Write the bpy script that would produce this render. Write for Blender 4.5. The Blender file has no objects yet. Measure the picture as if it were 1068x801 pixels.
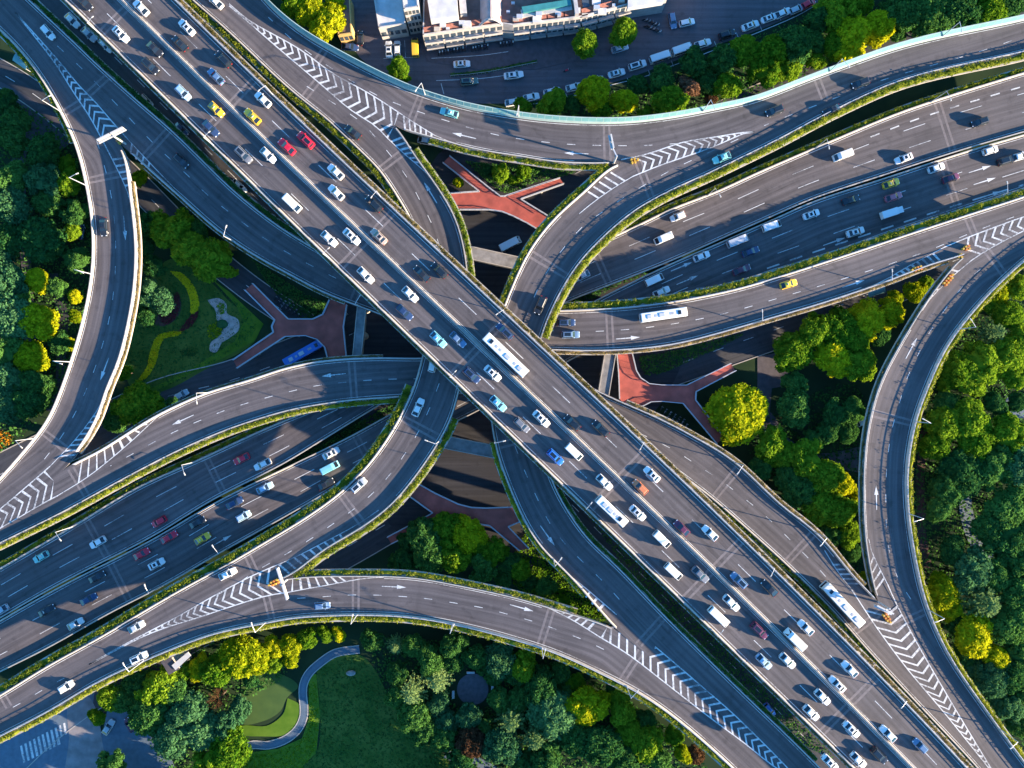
import bpy, bmesh, math, random
import numpy as np
from mathutils import Vector, Matrix
random.seed(7)
R = math.radians
C = bpy.context.scene.collection
SC = bpy.context.scene
# ------------------------------------------------------------------ camera, sky, sun
H = 230.0
K = 0.27 / H                     # metres per photo pixel per metre of distance
cam_d = bpy.data.cameras.new('camera'); cam = bpy.data.objects.new('camera', cam_d); C.objects.link(cam)
cam.location = (0, 0, H); cam.rotation_euler = (0, 0, 0)
cam_d.sensor_width = 36; cam_d.lens = 36 / (1068 * K); cam_d.clip_start = 1; cam_d.clip_end = 5000
SC.camera = cam
SUN_EL, SHADOW_TURN = 12.5, 15.0
w = bpy.data.worlds.new('World'); SC.world = w; w.use_nodes = True
nt = w.node_tree; bg = nt.nodes['Background']
sky = nt.nodes.new('ShaderNodeTexSky'); sky.sky_type = 'NISHITA'; sky.sun_disc = False
sky.sun_elevation = R(SUN_EL); sky.sun_rotation = R(90 + SHADOW_TURN)
sky.air_density = 1.5; sky.dust_density = 0.2; sky.ozone_density = 5.0
tint = nt.nodes.new('ShaderNodeMix'); tint.data_type = 'RGBA'; tint.blend_type = 'MULTIPLY'; tint.inputs[0].default_value = 1.0
tint.inputs[7].default_value = (0.50, 0.94, 1.26, 1)      # deep clear-sky blue of the photograph's open shade
nt.links.new(sky.outputs[0], tint.inputs[6]); nt.links.new(tint.outputs[2], bg.inputs[0]); bg.inputs[1].default_value = 0.10
sd = bpy.data.lights.new('sun', 'SUN'); sd.energy = 5.0; sd.angle = R(0.5); sd.color = (1.0, 0.80, 0.58)
so = bpy.data.objects.new('sun', sd); C.objects.link(so)
a, e = R(SHADOW_TURN), R(SUN_EL)
so.rotation_euler = Vector((-math.cos(a) * math.cos(e), math.sin(a) * math.cos(e), -math.sin(e))).to_track_quat('-Z', 'Y').to_euler()
SC.view_settings.view_transform = 'Standard'; SC.view_settings.look = 'None'
SC.view_settings.exposure = 2.08; SC.view_settings.gamma = 1.0
SC.render.resolution_x = 1024; SC.render.resolution_y = 768
SC.cycles.max_bounces = 5; SC.cycles.diffuse_bounces = 2; SC.cycles.glossy_bounces = 2; SC.cycles.transmission_bounces = 3
SC.cycles.transparent_max_bounces = 4

def P(x, y, z=0.0):
    s = K * (H - z)
    return Vector(((x - 534) * s, (400.5 - y) * s, z))

# ------------------------------------------------------------------ materials
def mat(name, col, rough=0.8, var=0.15, scale=1.5, metal=0.0, bump=0.0, col2=None, detail=4, spec=0.5, coord='Object', stretch=None, emit=None):
    m = bpy.data.materials.new(name); m.use_nodes = True
    t = m.node_tree; b = t.nodes['Principled BSDF']
    b.inputs['Roughness'].default_value = rough; b.inputs['Metallic'].default_value = metal
    b.inputs['Specular IOR Level'].default_value = spec
    tc = t.nodes.new('ShaderNodeTexCoord'); mp = t.nodes.new('ShaderNodeMapping')
    t.links.new(tc.outputs[coord], mp.inputs[0])
    if stretch: mp.inputs['Scale'].default_value = stretch
    n = t.nodes.new('ShaderNodeTexNoise'); n.inputs['Scale'].default_value = scale; n.inputs['Detail'].default_value = detail
    t.links.new(mp.outputs[0], n.inputs[0])
    r = t.nodes.new('ShaderNodeValToRGB')
    c2 = col2 or tuple(min(1, c * (1 + var)) for c in col); c1 = col if col2 else tuple(c * (1 - var) for c in col)
    r.color_ramp.elements[0].position = 0.3; r.color_ramp.elements[1].position = 0.7
    r.color_ramp.elements[0].color = (*c1, 1); r.color_ramp.elements[1].color = (*c2, 1)
    t.links.new(n.outputs[0], r.inputs[0]); t.links.new(r.outputs[0], b.inputs['Base Color'])
    if bump:
        bp = t.nodes.new('ShaderNodeBump'); bp.inputs['Strength'].default_value = bump
        n2 = t.nodes.new('ShaderNodeTexNoise'); n2.inputs['Scale'].default_value = scale * 6
        t.links.new(mp.outputs[0], n2.inputs[0]); t.links.new(n2.outputs[0], bp.inputs['Height']); t.links.new(bp.outputs[0], b.inputs['Normal'])
    return m

def asphalt(name, base, wear):
    """road surface: grain, long wheel-worn streaks along the road (UV: u along, v across, metres), patches and stains"""
    m = bpy.data.materials.new(name); m.use_nodes = True
    t = m.node_tree; b = t.nodes['Principled BSDF']; b.inputs['Roughness'].default_value = 0.72
    b.inputs['Specular IOR Level'].default_value = 0.35
    uv = t.nodes.new('ShaderNodeUVMap'); uv.uv_map = 'UV'
    def noise(sx, sy, sc, det=3):
        mp = t.nodes.new('ShaderNodeMapping'); mp.inputs['Scale'].default_value = (sx, sy, 1); t.links.new(uv.outputs[0], mp.inputs[0])
        n = t.nodes.new('ShaderNodeTexNoise'); n.inputs['Scale'].default_value = sc; n.inputs['Detail'].default_value = det
        t.links.new(mp.outputs[0], n.inputs[0]); return n.outputs[0]
    def ramp(src, p0, p1, v0, v1):
        r = t.nodes.new('ShaderNodeMapRange'); r.inputs['From Min'].default_value = p0; r.inputs['From Max'].default_value = p1
        r.inputs['To Min'].default_value = v0; r.inputs['To Max'].default_value = v1; t.links.new(src, r.inputs['Value']); return r.outputs[0]
    def mul(x, y):
        q = t.nodes.new('ShaderNodeMath'); q.operation = 'MULTIPLY'; t.links.new(x, q.inputs[0]); t.links.new(y, q.inputs[1]); return q.outputs[0]
    f = mul(ramp(noise(0.02, 1.1, 1.0, 4), 0.3, 0.7, 1 - wear, 1 + wear), ramp(noise(1, 1, 0.07, 3), 0.35, 0.7, 0.86, 1.14))
    f = mul(f, ramp(noise(1, 1, 2.5, 5), 0.3, 0.7, 0.92, 1.08))
    f = mul(f, ramp(noise(0.03, 0.6, 2.3, 2), 0.60, 0.68, 1.0, 0.74))
    f = mul(f, ramp(noise(0.5, 0.03, 1.0, 2), 0.55, 0.75, 1.0, 0.88))        # transverse laying seams
    f = mul(f, ramp(noise(1, 1, 0.35, 6), 0.58, 0.68, 1.0, 0.76))            # stains
    wv = t.nodes.new('ShaderNodeTexWave'); wv.wave_type = 'BANDS'; wv.bands_direction = 'Y'; wv.inputs['Scale'].default_value = 0.173; wv.inputs['Distortion'].default_value = 1.2; wv.inputs['Detail'].default_value = 2; wv.inputs['Detail Scale'].default_value = .3
    mpw = t.nodes.new('ShaderNodeMapping'); mpw.inputs['Scale'].default_value = (0.05, 1, 1); t.links.new(uv.outputs[0], mpw.inputs[0]); t.links.new(mpw.outputs[0], wv.inputs[0])
    f = mul(f, ramp(wv.outputs['Fac'], 0.0, 1.0, 0.90, 1.06))                # tyre-darkened wheel paths
    br = t.nodes.new('ShaderNodeTexBrick'); br.inputs['Scale'].default_value = 1.0; br.offset = .37; br.inputs['Brick Width'].default_value = 17; br.inputs['Row Height'].default_value = 3.6; br.inputs['Mortar Size'].default_value = .05
    br.inputs['Color1'].default_value = (1, 1, 1, 1); br.inputs['Color2'].default_value = (.86, .86, .86, 1); br.inputs['Mortar'].default_value = (.72, .72, .72, 1); br.inputs['Bias'].default_value = -.3
    t.links.new(uv.outputs[0], br.inputs[0]); bw = t.nodes.new('ShaderNodeRGBToBW'); t.links.new(br.outputs[0], bw.inputs[0]); f = mul(f, ramp(bw.outputs[0], .7, 1.0, .90, 1.0))
    mx = t.nodes.new('ShaderNodeVectorMath'); mx.operation = 'SCALE'; mx.inputs[0].default_value = base
    t.links.new(f, mx.inputs['Scale']); t.links.new(mx.outputs[0], b.inputs['Base Color'])
    return m

def leaf(name, c1, c2, trans=0.3, scale=0.9):
    m = bpy.data.materials.new(name); m.use_nodes = True
    t = m.node_tree; t.nodes.remove(t.nodes['Principled BSDF']); out = t.nodes['Material Output']
    tc = t.nodes.new('ShaderNodeTexCoord'); oi = t.nodes.new('ShaderNodeObjectInfo')
    n = t.nodes.new('ShaderNodeTexNoise'); n.inputs['Scale'].default_value = scale; n.inputs['Detail'].default_value = 3
    geo = t.nodes.new('ShaderNodeNewGeometry')
    t.links.new(geo.outputs['Position'], n.inputs[0])
    ad = t.nodes.new('ShaderNodeMath'); ad.operation = 'MULTIPLY_ADD'; ad.inputs[1].default_value = 0.3
    t.links.new(oi.outputs['Random'], ad.inputs[0]); t.links.new(n.outputs[0], ad.inputs[2])
    r = t.nodes.new('ShaderNodeValToRGB'); r.color_ramp.elements[0].position = 0.42; r.color_ramp.elements[1].position = 0.85
    r.color_ramp.elements[0].color = (*c1, 1); r.color_ramp.elements[1].color = (*c2, 1)
    t.links.new(ad.outputs[0], r.inputs[0])
    d = t.nodes.new('ShaderNodeBsdfDiffuse'); tr = t.nodes.new('ShaderNodeBsdfTranslucent'); mx = t.nodes.new('ShaderNodeMixShader')
    mx.inputs[0].default_value = trans
    t.links.new(r.outputs[0], d.inputs[0]); t.links.new(r.outputs[0], tr.inputs[0])
    t.links.new(d.outputs[0], mx.inputs[1]); t.links.new(tr.outputs[0], mx.inputs[2]); t.links.new(mx.outputs[0], out.inputs[0])
    return m

M = {}
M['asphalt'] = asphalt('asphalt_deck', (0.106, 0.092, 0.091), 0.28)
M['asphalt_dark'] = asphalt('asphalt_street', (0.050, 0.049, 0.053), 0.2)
M['asphalt_centre_shade'] = asphalt('asphalt_centre_shade', (0.032, 0.031, 0.034), 0.3)  # street asphalt darkened, the shade under the decks put into its colour
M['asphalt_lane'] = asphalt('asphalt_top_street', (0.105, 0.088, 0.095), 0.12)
M['path_uv'] = asphalt('park_path', (0.10, 0.14, 0.18), 0.05)
M['lawn_patch'] = mat('patch_grass', (0.035, 0.080, 0.012), 0.9, 0.4, 0.3, col2=(0.055, 0.105, 0.016))
M['paint'] = mat('road_paint', (0.60, 0.60, 0.58), 0.6, 0.14, 1.4)
def wear_paint(m):
    t = m.node_tree; b = t.nodes['Principled BSDF']; src = b.inputs['Base Color'].links[0].from_socket
    geo = t.nodes.new('ShaderNodeNewGeometry'); n = t.nodes.new('ShaderNodeTexNoise'); n.inputs['Scale'].default_value = 2.2; n.inputs['Detail'].default_value = 7; n.inputs['Roughness'].default_value = .7
    n2 = t.nodes.new('ShaderNodeTexNoise'); n2.inputs['Scale'].default_value = .12; t.links.new(geo.outputs['Position'], n.inputs[0]); t.links.new(geo.outputs['Position'], n2.inputs[0])
    ad = t.nodes.new('ShaderNodeMath'); ad.operation = 'ADD'; t.links.new(n.outputs[0], ad.inputs[0]); t.links.new(n2.outputs[0], ad.inputs[1])
    r = t.nodes.new('ShaderNodeMapRange'); r.inputs['From Min'].default_value = .98; r.inputs['From Max'].default_value = 1.2; r.inputs['To Max'].default_value = .88; t.links.new(ad.outputs[0], r.inputs['Value'])
    mx = t.nodes.new('ShaderNodeMix'); mx.data_type = 'RGBA'; t.links.new(r.outputs[0], mx.inputs[0]); t.links.new(src, mx.inputs[6]); mx.inputs[7].default_value = (.13, .12, .12, 1); t.links.new(mx.outputs[2], b.inputs['Base Color'])
wear_paint(M['paint'])
M['conc'] = mat('concrete', (0.40, 0.36, 0.31), 0.85, 0.16, 0.5, bump=0.1)
M['conc_dark'] = mat('concrete_beam', (0.22, 0.21, 0.20), 0.9, 0.3, 0.6, bump=0.1)
M['parapet'] = mat('parapet_concrete', (0.44, 0.40, 0.35), 0.8, 0.14, 0.7)
M['joint'] = mat('joint_concrete', (0.17, 0.145, 0.14), 0.85, 0.18, 1.2)
M['metal'] = mat('galvanised_metal', (0.55, 0.56, 0.57), 0.45, 0.08, 2, metal=0.3)
M['teal'] = mat('teal_panel', (0.15, 0.33, 0.32), 0.4, 0.12, 0.4)
M['teal_edge'] = mat('pale_green_coping', (0.38, 0.48, 0.42), 0.6, 0.1, 0.8)
M['ground'] = mat('ground_soil', (0.014, 0.030, 0.014), 0.95, 0.3, 0.12, col2=(0.030, 0.052, 0.022), bump=0.4, spec=0.1)
M['lawn'] = mat('lawn_grass', (0.040, 0.095, 0.014), 0.95, 0.3, 0.16, col2=(0.105, 0.150, 0.030), bump=0.5, spec=0.1, detail=12)
M['lawn2'] = mat('bright_grass', (0.065, 0.14, 0.012), 0.95, 0.3, 0.35, col2=(0.11, 0.19, 0.02), bump=0.5, spec=0.1, detail=12)
M['paver'] = mat('pavers', (0.075, 0.065, 0.072), 0.85, 0.2, 0.8)
M['paver_pale'] = mat('pale_pavers', (0.22, 0.20, 0.20), 0.85, 0.25, 0.4)
M['path'] = mat('path_paving', (0.10, 0.14, 0.18), 0.8, 0.15, 0.8)
M['sand'] = mat('pale_sand', (0.42, 0.33, 0.28), 0.9, 0.25, 0.8)
M['soil'] = mat('flowerbed_soil', (0.07, 0.035, 0.028), 0.95, 0.4, 1.2)
M['red'] = mat('red_bridge_deck', (0.36, 0.075, 0.052), 0.75, 0.30, 0.35)
M['rail'] = mat('rail_white', (0.40, 0.41, 0.43), 0.5, 0.08, 2)
M['black'] = mat('rubber', (0.015, 0.015, 0.017), 0.7, 0.2, 3)
M['glass'] = mat('car_glass', (0.012, 0.02, 0.028), 0.08, 0.1, 1, spec=0.8)
M['bglass'] = mat('building_glass', (0.05, 0.07, 0.09), 0.15, 0.3, 0.5)
M['head'] = mat('headlight_lens', (0.75, 0.77, 0.8), 0.2, 0.05, 2)
M['tail'] = mat('taillight_lens', (0.35, 0.02, 0.02), 0.25, 0.1, 2)
M['bwhite'] = mat('white_render', (0.46, 0.43, 0.40), 0.8, 0.16, 0.8)
M['roofw'] = mat('white_roof', (0.56, 0.54, 0.52), 0.8, 0.16, 0.5)
M['roofb'] = mat('brown_roof', (0.17, 0.10, 0.08), 0.9, 0.3, 0.5, bump=0.2)
M['rooft'] = mat('teal_roof', (0.04, 0.22, 0.22), 0.5, 0.15, 0.6)
M['yellowwall'] = mat('ochre_wall', (0.5, 0.33, 0.12), 0.8, 0.1, 0.6)
M['orange'] = mat('orange_plastic', (0.60, 0.20, 0.04), 0.5, 0.12, 1.5)
M['yellowp'] = mat('yellow_plastic', (0.55, 0.33, 0.04), 0.5, 0.12, 1.5)
M['signw'] = mat('sign_back', (0.52, 0.50, 0.46), 0.5, 0.06, 1)
M['signb'] = mat('sign_face', (0.04, 0.16, 0.42), 0.4, 0.06, 1)
M['bark'] = mat('bark', (0.09, 0.06, 0.04), 0.95, 0.3, 2)
M['benchw'] = mat('bench_white', (0.6, 0.62, 0.62), 0.6, 0.08, 2)
M['stone'] = mat('stone', (0.32, 0.30, 0.27), 0.9, 0.3, 1.2, bump=0.3)
M['plaza'] = mat('plaza_paving', (0.12, 0.11, 0.125), 0.8, 0.2, 1.0)
M['leafY'] = leaf('leaves_yellow_green', (0.17, 0.26, 0.008), (0.58, 0.56, 0.014), 0.42)
M['leafG'] = leaf('leaves_green', (0.065, 0.17, 0.010), (0.23, 0.35, 0.020), 0.38)
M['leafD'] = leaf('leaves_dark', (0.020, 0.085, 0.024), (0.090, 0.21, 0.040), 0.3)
M['leafT'] = leaf('leaves_blue_green', (0.030, 0.105, 0.042), (0.10, 0.23, 0.080), 0.3)
M['leafS'] = leaf('leaves_pale_needles', (0.085, 0.165, 0.05), (0.26, 0.36, 0.11), 0.3)
M['leafP'] = leaf('leaves_dry_pink', (0.16, 0.085, 0.045), (0.30, 0.17, 0.10), 0.25)
M['leafB'] = leaf('leaves_red_brown', (0.060, 0.030, 0.016), (0.12, 0.065, 0.03), 0.2)
M['leafH'] = leaf('leaves_hedge', (0.070, 0.12, 0.014), (0.29, 0.30, 0.03), 0.3, scale=0.6)
M['leafA'] = leaf('leaves_dry_planter', (0.10, 0.085, 0.025), (0.28, 0.21, 0.10), 0.2, scale=0.5)
M['flowY'] = leaf('yellow_flowers', (0.62, 0.44, 0.01), (0.80, 0.62, 0.02), 0.2, scale=0.8)
M['flowO'] = leaf('orange_flowers', (0.50, 0.17, 0.01), (0.62, 0.26, 0.02), 0.2, scale=0.8)
M['flowM'] = leaf('maroon_plants', (0.12, 0.02, 0.03), (0.2, 0.05, 0.05), 0.2, scale=0.8)
PAINT = {'white': (0.74, 0.74, 0.72), 'black': (0.018, 0.020, 0.024), 'grey': (0.16, 0.17, 0.19), 'silver': (0.42, 0.45, 0.48), 'red': (0.62, 0.015, 0.04),
 'yellow': (0.85, 0.52, 0.03), 'teal': (0.22, 0.56, 0.50), 'blue': (0.03, 0.16, 0.55), 'dark blue': (0.025, 0.05, 0.12), 'pale blue': (0.33, 0.48, 0.62), 'steel blue': (0.12, 0.20, 0.32),
 'orange': (0.62, 0.20, 0.08), 'tan': (0.42, 0.33, 0.27), 'maroon': (0.12, 0.03, 0.06), 'pink': (0.45, 0.13, 0.16), 'turquoise': (0.20, 0.55, 0.66), 'dark green': (0.10, 0.16, 0.13)}
PM = {}
for k, c in PAINT.items():
    m = mat('car_paint_' + k.replace(' ', '_'), c, 0.28, 0.03, 0.8); m.node_tree.nodes['Principled BSDF'].inputs['Coat Weight'].default_value = 0.5; PM[k] = m

# ------------------------------------------------------------------ mesh helpers
class MB:
    def __init__(s): s.v = []; s.f = []; s.uv = None
    def add(s, vs, fs):
        o = len(s.v); s.v += [tuple(v) for v in vs]; s.f += [tuple(i + o for i in f) for f in fs]; return s
    def box(s, x0, x1, y0, y1, z0, z1, tx=0, ty=0):
        vs = [(x0, y0, z0), (x1, y0, z0), (x1, y1, z0), (x0, y1, z0), (x0 + tx, y0 + ty, z1), (x1 - tx, y0 + ty, z1), (x1 - tx, y1 - ty, z1), (x0 + tx, y1 - ty, z1)]
        return s.add(vs, [(3, 2, 1, 0), (4, 5, 6, 7), (0, 1, 5, 4), (1, 2, 6, 5), (2, 3, 7, 6), (3, 0, 4, 7)])
    def bar(s, a, b, r, n=6, r2=None):
        a = Vector(a); b = Vector(b); d = (b - a).normalized(); u = d.orthogonal().normalized(); v = d.cross(u); r2 = r if r2 is None else r2
        vs = [a + (u * math.cos(6.2832 * i / n) + v * math.sin(6.2832 * i / n)) * r for i in range(n)] + [b + (u * math.cos(6.2832 * i / n) + v * math.sin(6.2832 * i / n)) * r2 for i in range(n)]
        return s.add(vs, [(i, (i + 1) % n, n + (i + 1) % n, n + i) for i in range(n)] + [tuple(range(n))[::-1], tuple(range(n, 2 * n))])
    def beam(s, a, b, wd, hh):
        """rectangular beam from a to b, top at their z"""
        a = Vector(a); b = Vector(b); d = (b - a); d.z = 0; d.normalize(); n = Vector((-d.y, d.x, 0)) * wd / 2; dn = Vector((0, 0, hh))
        vs = [a - n - dn, b - n - dn, b + n - dn, a + n - dn, a - n, b - n, b + n, a + n]
        return s.add(vs, [(3, 2, 1, 0), (4, 5, 6, 7), (0, 1, 5, 4), (1, 2, 6, 5), (2, 3, 7, 6), (3, 0, 4, 7)])
    def loft(s, rings, close=True, caps=True):
        n = len(rings[0]); o = len(s.v)
        for r in rings: s.v += [tuple(p) for p in r]
        for i in range(len(rings) - 1):
            for j in range(n if close else n - 1):
                k = (j + 1) % n
                s.f.append((o + i * n + j, o + i * n + k, o + (i + 1) * n + k, o + (i + 1) * n + j))
        if caps:
            s.f.append(tuple(o + j for j in range(n))[::-1]); s.f.append(tuple(o + (len(rings) - 1) * n + j for j in range(n)))
        return s
    def prism(s, pts, z0, z1):
        """pts: world xy outline"""
        n = len(pts); vs = [(p[0], p[1], z0) for p in pts] + [(p[0], p[1], z1) for p in pts]
        return s.add(vs, [tuple(range(n))[::-1], tuple(range(n, 2 * n))] + [(i, (i + 1) % n, n + (i + 1) % n, n + i) for i in range(n)])
    def quadpanel(s, q, inset=0.06, off=0.012, th=0.02):
        q = [Vector(p) for p in q]; c = sum(q, Vector()) / 4; nrm = (q[1] - q[0]).cross(q[3] - q[0]).normalized()
        qq = [p + (c - p).normalized() * inset for p in q]
        return s.add([p - nrm * th for p in qq] + [p + nrm * off for p in qq], [(3, 2, 1, 0), (4, 5, 6, 7), (0, 1, 5, 4), (1, 2, 6, 5), (2, 3, 7, 6), (3, 0, 4, 7)])
    def build(s, name, m, parent=None, smooth=False, recalc=False):
        me = bpy.data.meshes.new(name); me.from_pydata(s.v, [], s.f); me.update()
        if recalc:
            bm = bmesh.new(); bm.from_mesh(me); bmesh.ops.recalc_face_normals(bm, faces=bm.faces); bm.to_mesh(me); bm.free()
        if smooth: me.polygons.foreach_set('use_smooth', [True] * len(me.polygons))
        if s.uv is not None:
            l = me.uv_layers.new(name='UV'); vi = np.empty(len(me.loops), dtype=np.int32); me.loops.foreach_get('vertex_index', vi)
            l.data.foreach_set('uv', np.array(s.uv, dtype=np.float32)[vi].ravel())
        o = bpy.data.objects.new(name, me)
        for mm in (m if isinstance(m, (list, tuple)) else [m]): me.materials.append(mm)
        C.objects.link(o)
        if parent: o.parent = parent; o.matrix_parent_inverse = parent.matrix_basis.inverted() if parent.type == 'EMPTY' else Matrix()
        return o

def tag(o, label=None, cat=None, group=None, kind=None):
    if label: o['label'] = label
    if cat: o['category'] = cat
    if group: o['group'] = group
    if kind: o['kind'] = kind
    return o
def empty(name, loc=(0, 0, 0), rz=0.0):
    o = bpy.data.objects.new(name, None); o.empty_display_size = 0.5; C.objects.link(o); o.location = loc; o.rotation_euler = (0, 0, rz); return o
def bevel(o, wd, seg=2):
    bm = bmesh.new(); bm.from_mesh(o.data)
    bmesh.ops.bevel(bm, geom=[e for e in bm.edges if len(e.link_faces) == 2 and e.calc_face_angle(0) > 0.5], offset=wd, segments=seg, affect='EDGES', profile=0.5)
    bm.to_mesh(o.data); bm.free(); return o

def cr(pts, n=10):
    """Catmull-Rom through 2D px points"""
    p = [np.array(q[:2], float) for q in pts]
    p = [2 * p[0] - p[1]] + p + [2 * p[-1] - p[-2]]
    out = []
    for i in range(1, len(p) - 2):
        a0, a1, a2, a3 = p[i - 1:i + 3]
        d1 = max(np.linalg.norm(a2 - a1), 1e-6); d0 = max(np.linalg.norm(a1 - a0), 1e-6); d2 = max(np.linalg.norm(a3 - a2), 1e-6)
        m1 = (a2 - a0) / (d0 + d1) * d1; m2 = (a3 - a1) / (d1 + d2) * d1
        for k in range(n):
            t = k / n; t2 = t * t; t3 = t2 * t
            out.append((2 * t3 - 3 * t2 + 1) * a1 + (t3 - 2 * t2 + t) * m1 + (-2 * t3 + 3 * t2) * a2 + (t3 - t2) * m2)
    out.append(p[-2]); return np.array(out)
def resample(pl, n):
    d = np.r_[0, np.cumsum(np.linalg.norm(np.diff(pl, axis=0), axis=1))]; s = np.linspace(0, d[-1], n)
    return np.c_[np.interp(s, d, pl[:, 0]), np.interp(s, d, pl[:, 1])]
def smooth1(a, it):
    a = a.copy()
    for _ in range(it): a[1:-1] = (a[:-2] + 2 * a[1:-1] + a[2:]) / 4
    return a

class Road:
    def __init__(s, Lp, Rp, zp, poly=0):
        L = cr(Lp); Rr = cr(Rp)
        n = 400; c = (resample(L, n) + resample(Rr, n)) / 2
        Le = np.vstack([L[0] + (L[0] - L[1]) / np.linalg.norm(L[0] - L[1]) * 60, L, L[-1] + (L[-1] - L[-2]) / np.linalg.norm(L[-1] - L[-2]) * 60])
        Re = np.vstack([Rr[0] + (Rr[0] - Rr[1]) / np.linalg.norm(Rr[0] - Rr[1]) * 60, Rr, Rr[-1] + (Rr[-1] - Rr[-2]) / np.linalg.norm(Rr[-1] - Rr[-2]) * 60])
        tot = np.linalg.norm(np.diff(c, axis=0), axis=1).sum(); n = max(12, int(tot / 5))
        for it in range(4):
            c = resample(c, n); c = smooth1(c, 6)
            tg = np.gradient(c, axis=0); tg /= np.linalg.norm(tg, axis=1)[:, None]; tg = smooth1(tg, 6); tg /= np.linalg.norm(tg, axis=1)[:, None]
            nr = np.c_[-tg[:, 1], tg[:, 0]]
            lp = np.array([s.hit(c[i], nr[i], Le) for i in range(n)]); rp = np.array([s.hit(c[i], nr[i], Re) for i in range(n)])
            c = (lp + rp) / 2
        if poly:
            u = np.linspace(-1, 1, n); fit = lambda A: np.stack([np.polyval(np.polyfit(u, A[:, k], poly), u) for k in (0, 1)], 1); lp, rp = fit(lp), fit(rp)
        else: lp, rp = smooth1(lp, 9), smooth1(rp, 9)
        c = (lp + rp) / 2
        s.lp, s.rp, s.c = lp, rp, c
        arc = np.r_[0, np.cumsum(np.linalg.norm(np.diff(c, axis=0), axis=1))]
        zs = sorted((arc[np.argmin(np.linalg.norm(c - np.array(q[:2]), axis=1))], q[2]) for q in zp)
        z = np.interp(arc, [q[0] for q in zs], [q[1] for q in zs]); s.z = smooth1(z, 20)
        s.L = np.array([P(*lp[i], s.z[i]) for i in range(n)]); s.R = np.array([P(*rp[i], s.z[i]) for i in range(n)])
        s.C = (s.L + s.R) / 2; s.S = np.r_[0, np.cumsum(np.linalg.norm(np.diff(s.C, axis=0), axis=1))]; s.len = s.S[-1]; s.n = n
        s.W = np.linalg.norm(s.L - s.R, axis=1)
    @staticmethod
    def hit(p, n, pl):
        a = pl[:-1] - p; d = pl[1:] - pl[:-1]
        den = d[:, 0] * n[1] - d[:, 1] * n[0]; den[np.abs(den) < 1e-9] = 1e-9
        t = (a[:, 0] * d[:, 1] - a[:, 1] * d[:, 0]) / (-den); u = (a[:, 0] * n[1] - a[:, 1] * n[0]) / (-den)
        ok = (u >= -1e-6) & (u <= 1 + 1e-6) & (np.abs(t) < 90)
        if not ok.any():
            i = np.argmin(np.linalg.norm(pl - p, axis=1)); return pl[i]
        tt = np.where(ok, np.abs(t), 1e9); i = np.argmin(tt); return p + n * t[i]
    def ev(s, sm, v):
        f = lambda A: np.array([np.interp(sm, s.S, A[:, k]) for k in range(3)])
        l, r = f(s.L), f(s.R); return Vector(l + (r - l) * v)
    def evm(s, sm, m):
        """m metres from left edge (negative: from the right)"""
        w_ = float(np.interp(sm, s.S, s.W)); return s.ev(sm, (m if m >= 0 else w_ + m) / w_)
    def near(s, px):
        i = int(np.argmin(np.linalg.norm(s.c - np.array(px), axis=1)))
        j0, j1 = max(0, i - 1), min(s.n - 1, i + 1); d = s.c[j1] - s.c[j0]; t = np.dot(np.array(px) - s.c[i], d) / np.dot(d, d) * (s.S[j1] - s.S[j0])
        return float(np.clip(s.S[i] + t, 0, s.len))
    def zat(s, px): return float(np.interp(s.near(px), s.S, s.z))
    def tan(s, sm):
        d = s.ev(min(sm + 2, s.len), .5) - s.ev(max(sm - 2, 0), .5); return d.normalized()
    def heading(s, px): d = s.tan(s.near(px)); return math.atan2(d.y, d.x)

def ribbon(mb, road, s0, s1, fn, wd, dz, step=3.0):
    n = max(1, int((s1 - s0) / step)); o = len(mb.v)
    for i in range(n + 1):
        sm = s0 + (s1 - s0) * i / n; c = fn(sm); t = road.tan(sm); nn = Vector((-t.y, t.x, 0)).normalized() * wd / 2; u = Vector((0, 0, dz))
        mb.v += [tuple(c + nn + u), tuple(c - nn + u)]
    mb.f += [(o + 2 * i + 1, o + 2 * i + 3, o + 2 * i + 2, o + 2 * i) for i in range(n)]
def pxline(mb, road, pts, wd, dz, dash=None, gap=0, dense=6):
    """painted line through photo-traced points lying on the road surface"""
    pl = cr(pts, dense); w3 = [P(x, y, road.zat((x, y))) for x, y in pl]
    d = np.r_[0, np.cumsum([(w3[i + 1] - w3[i]).length for i in range(len(w3) - 1)])]; A = np.array(w3)
    ev = lambda q: Vector([np.interp(q, d, A[:, k]) for k in range(3)])
    segs = [(0, d[-1])] if not dash else [(q, min(q + dash, d[-1])) for q in np.arange(0, d[-1], dash + gap)]
    for a0, a1 in segs:
        n = max(1, int((a1 - a0) / 3)); o = len(mb.v)
        for i in range(n + 1):
            q = a0 + (a1 - a0) * i / n; t = (ev(min(q + .5, d[-1])) - ev(max(q - .5, 0))).normalized(); nn = Vector((-t.y, t.x, 0)) * wd / 2
            mb.v += [tuple(ev(q) + nn + Vector((0, 0, dz))), tuple(ev(q) - nn + Vector((0, 0, dz)))]
        mb.f += [(o + 2 * i + 1, o + 2 * i + 3, o + 2 * i + 2, o + 2 * i) for i in range(n)]
def arrow(mb, c, d, ln=6.0, dz=0.02):
    d = Vector(d).normalized(); n = Vector((-d.y, d.x, 0)); u = Vector((0, 0, dz)); c = Vector(c) + u
    mb.add([c - d * ln / 2 - n * .09, c - d * ln / 2 + n * .09, c + d * ln * .12 + n * .16, c + d * ln * .12 - n * .16], [(3, 2, 1, 0)])
    mb.add([c + d * ln * .12 - n * .55, c + d * ln * .12 + n * .55, c + d * ln / 2], [(2, 1, 0)])

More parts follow.
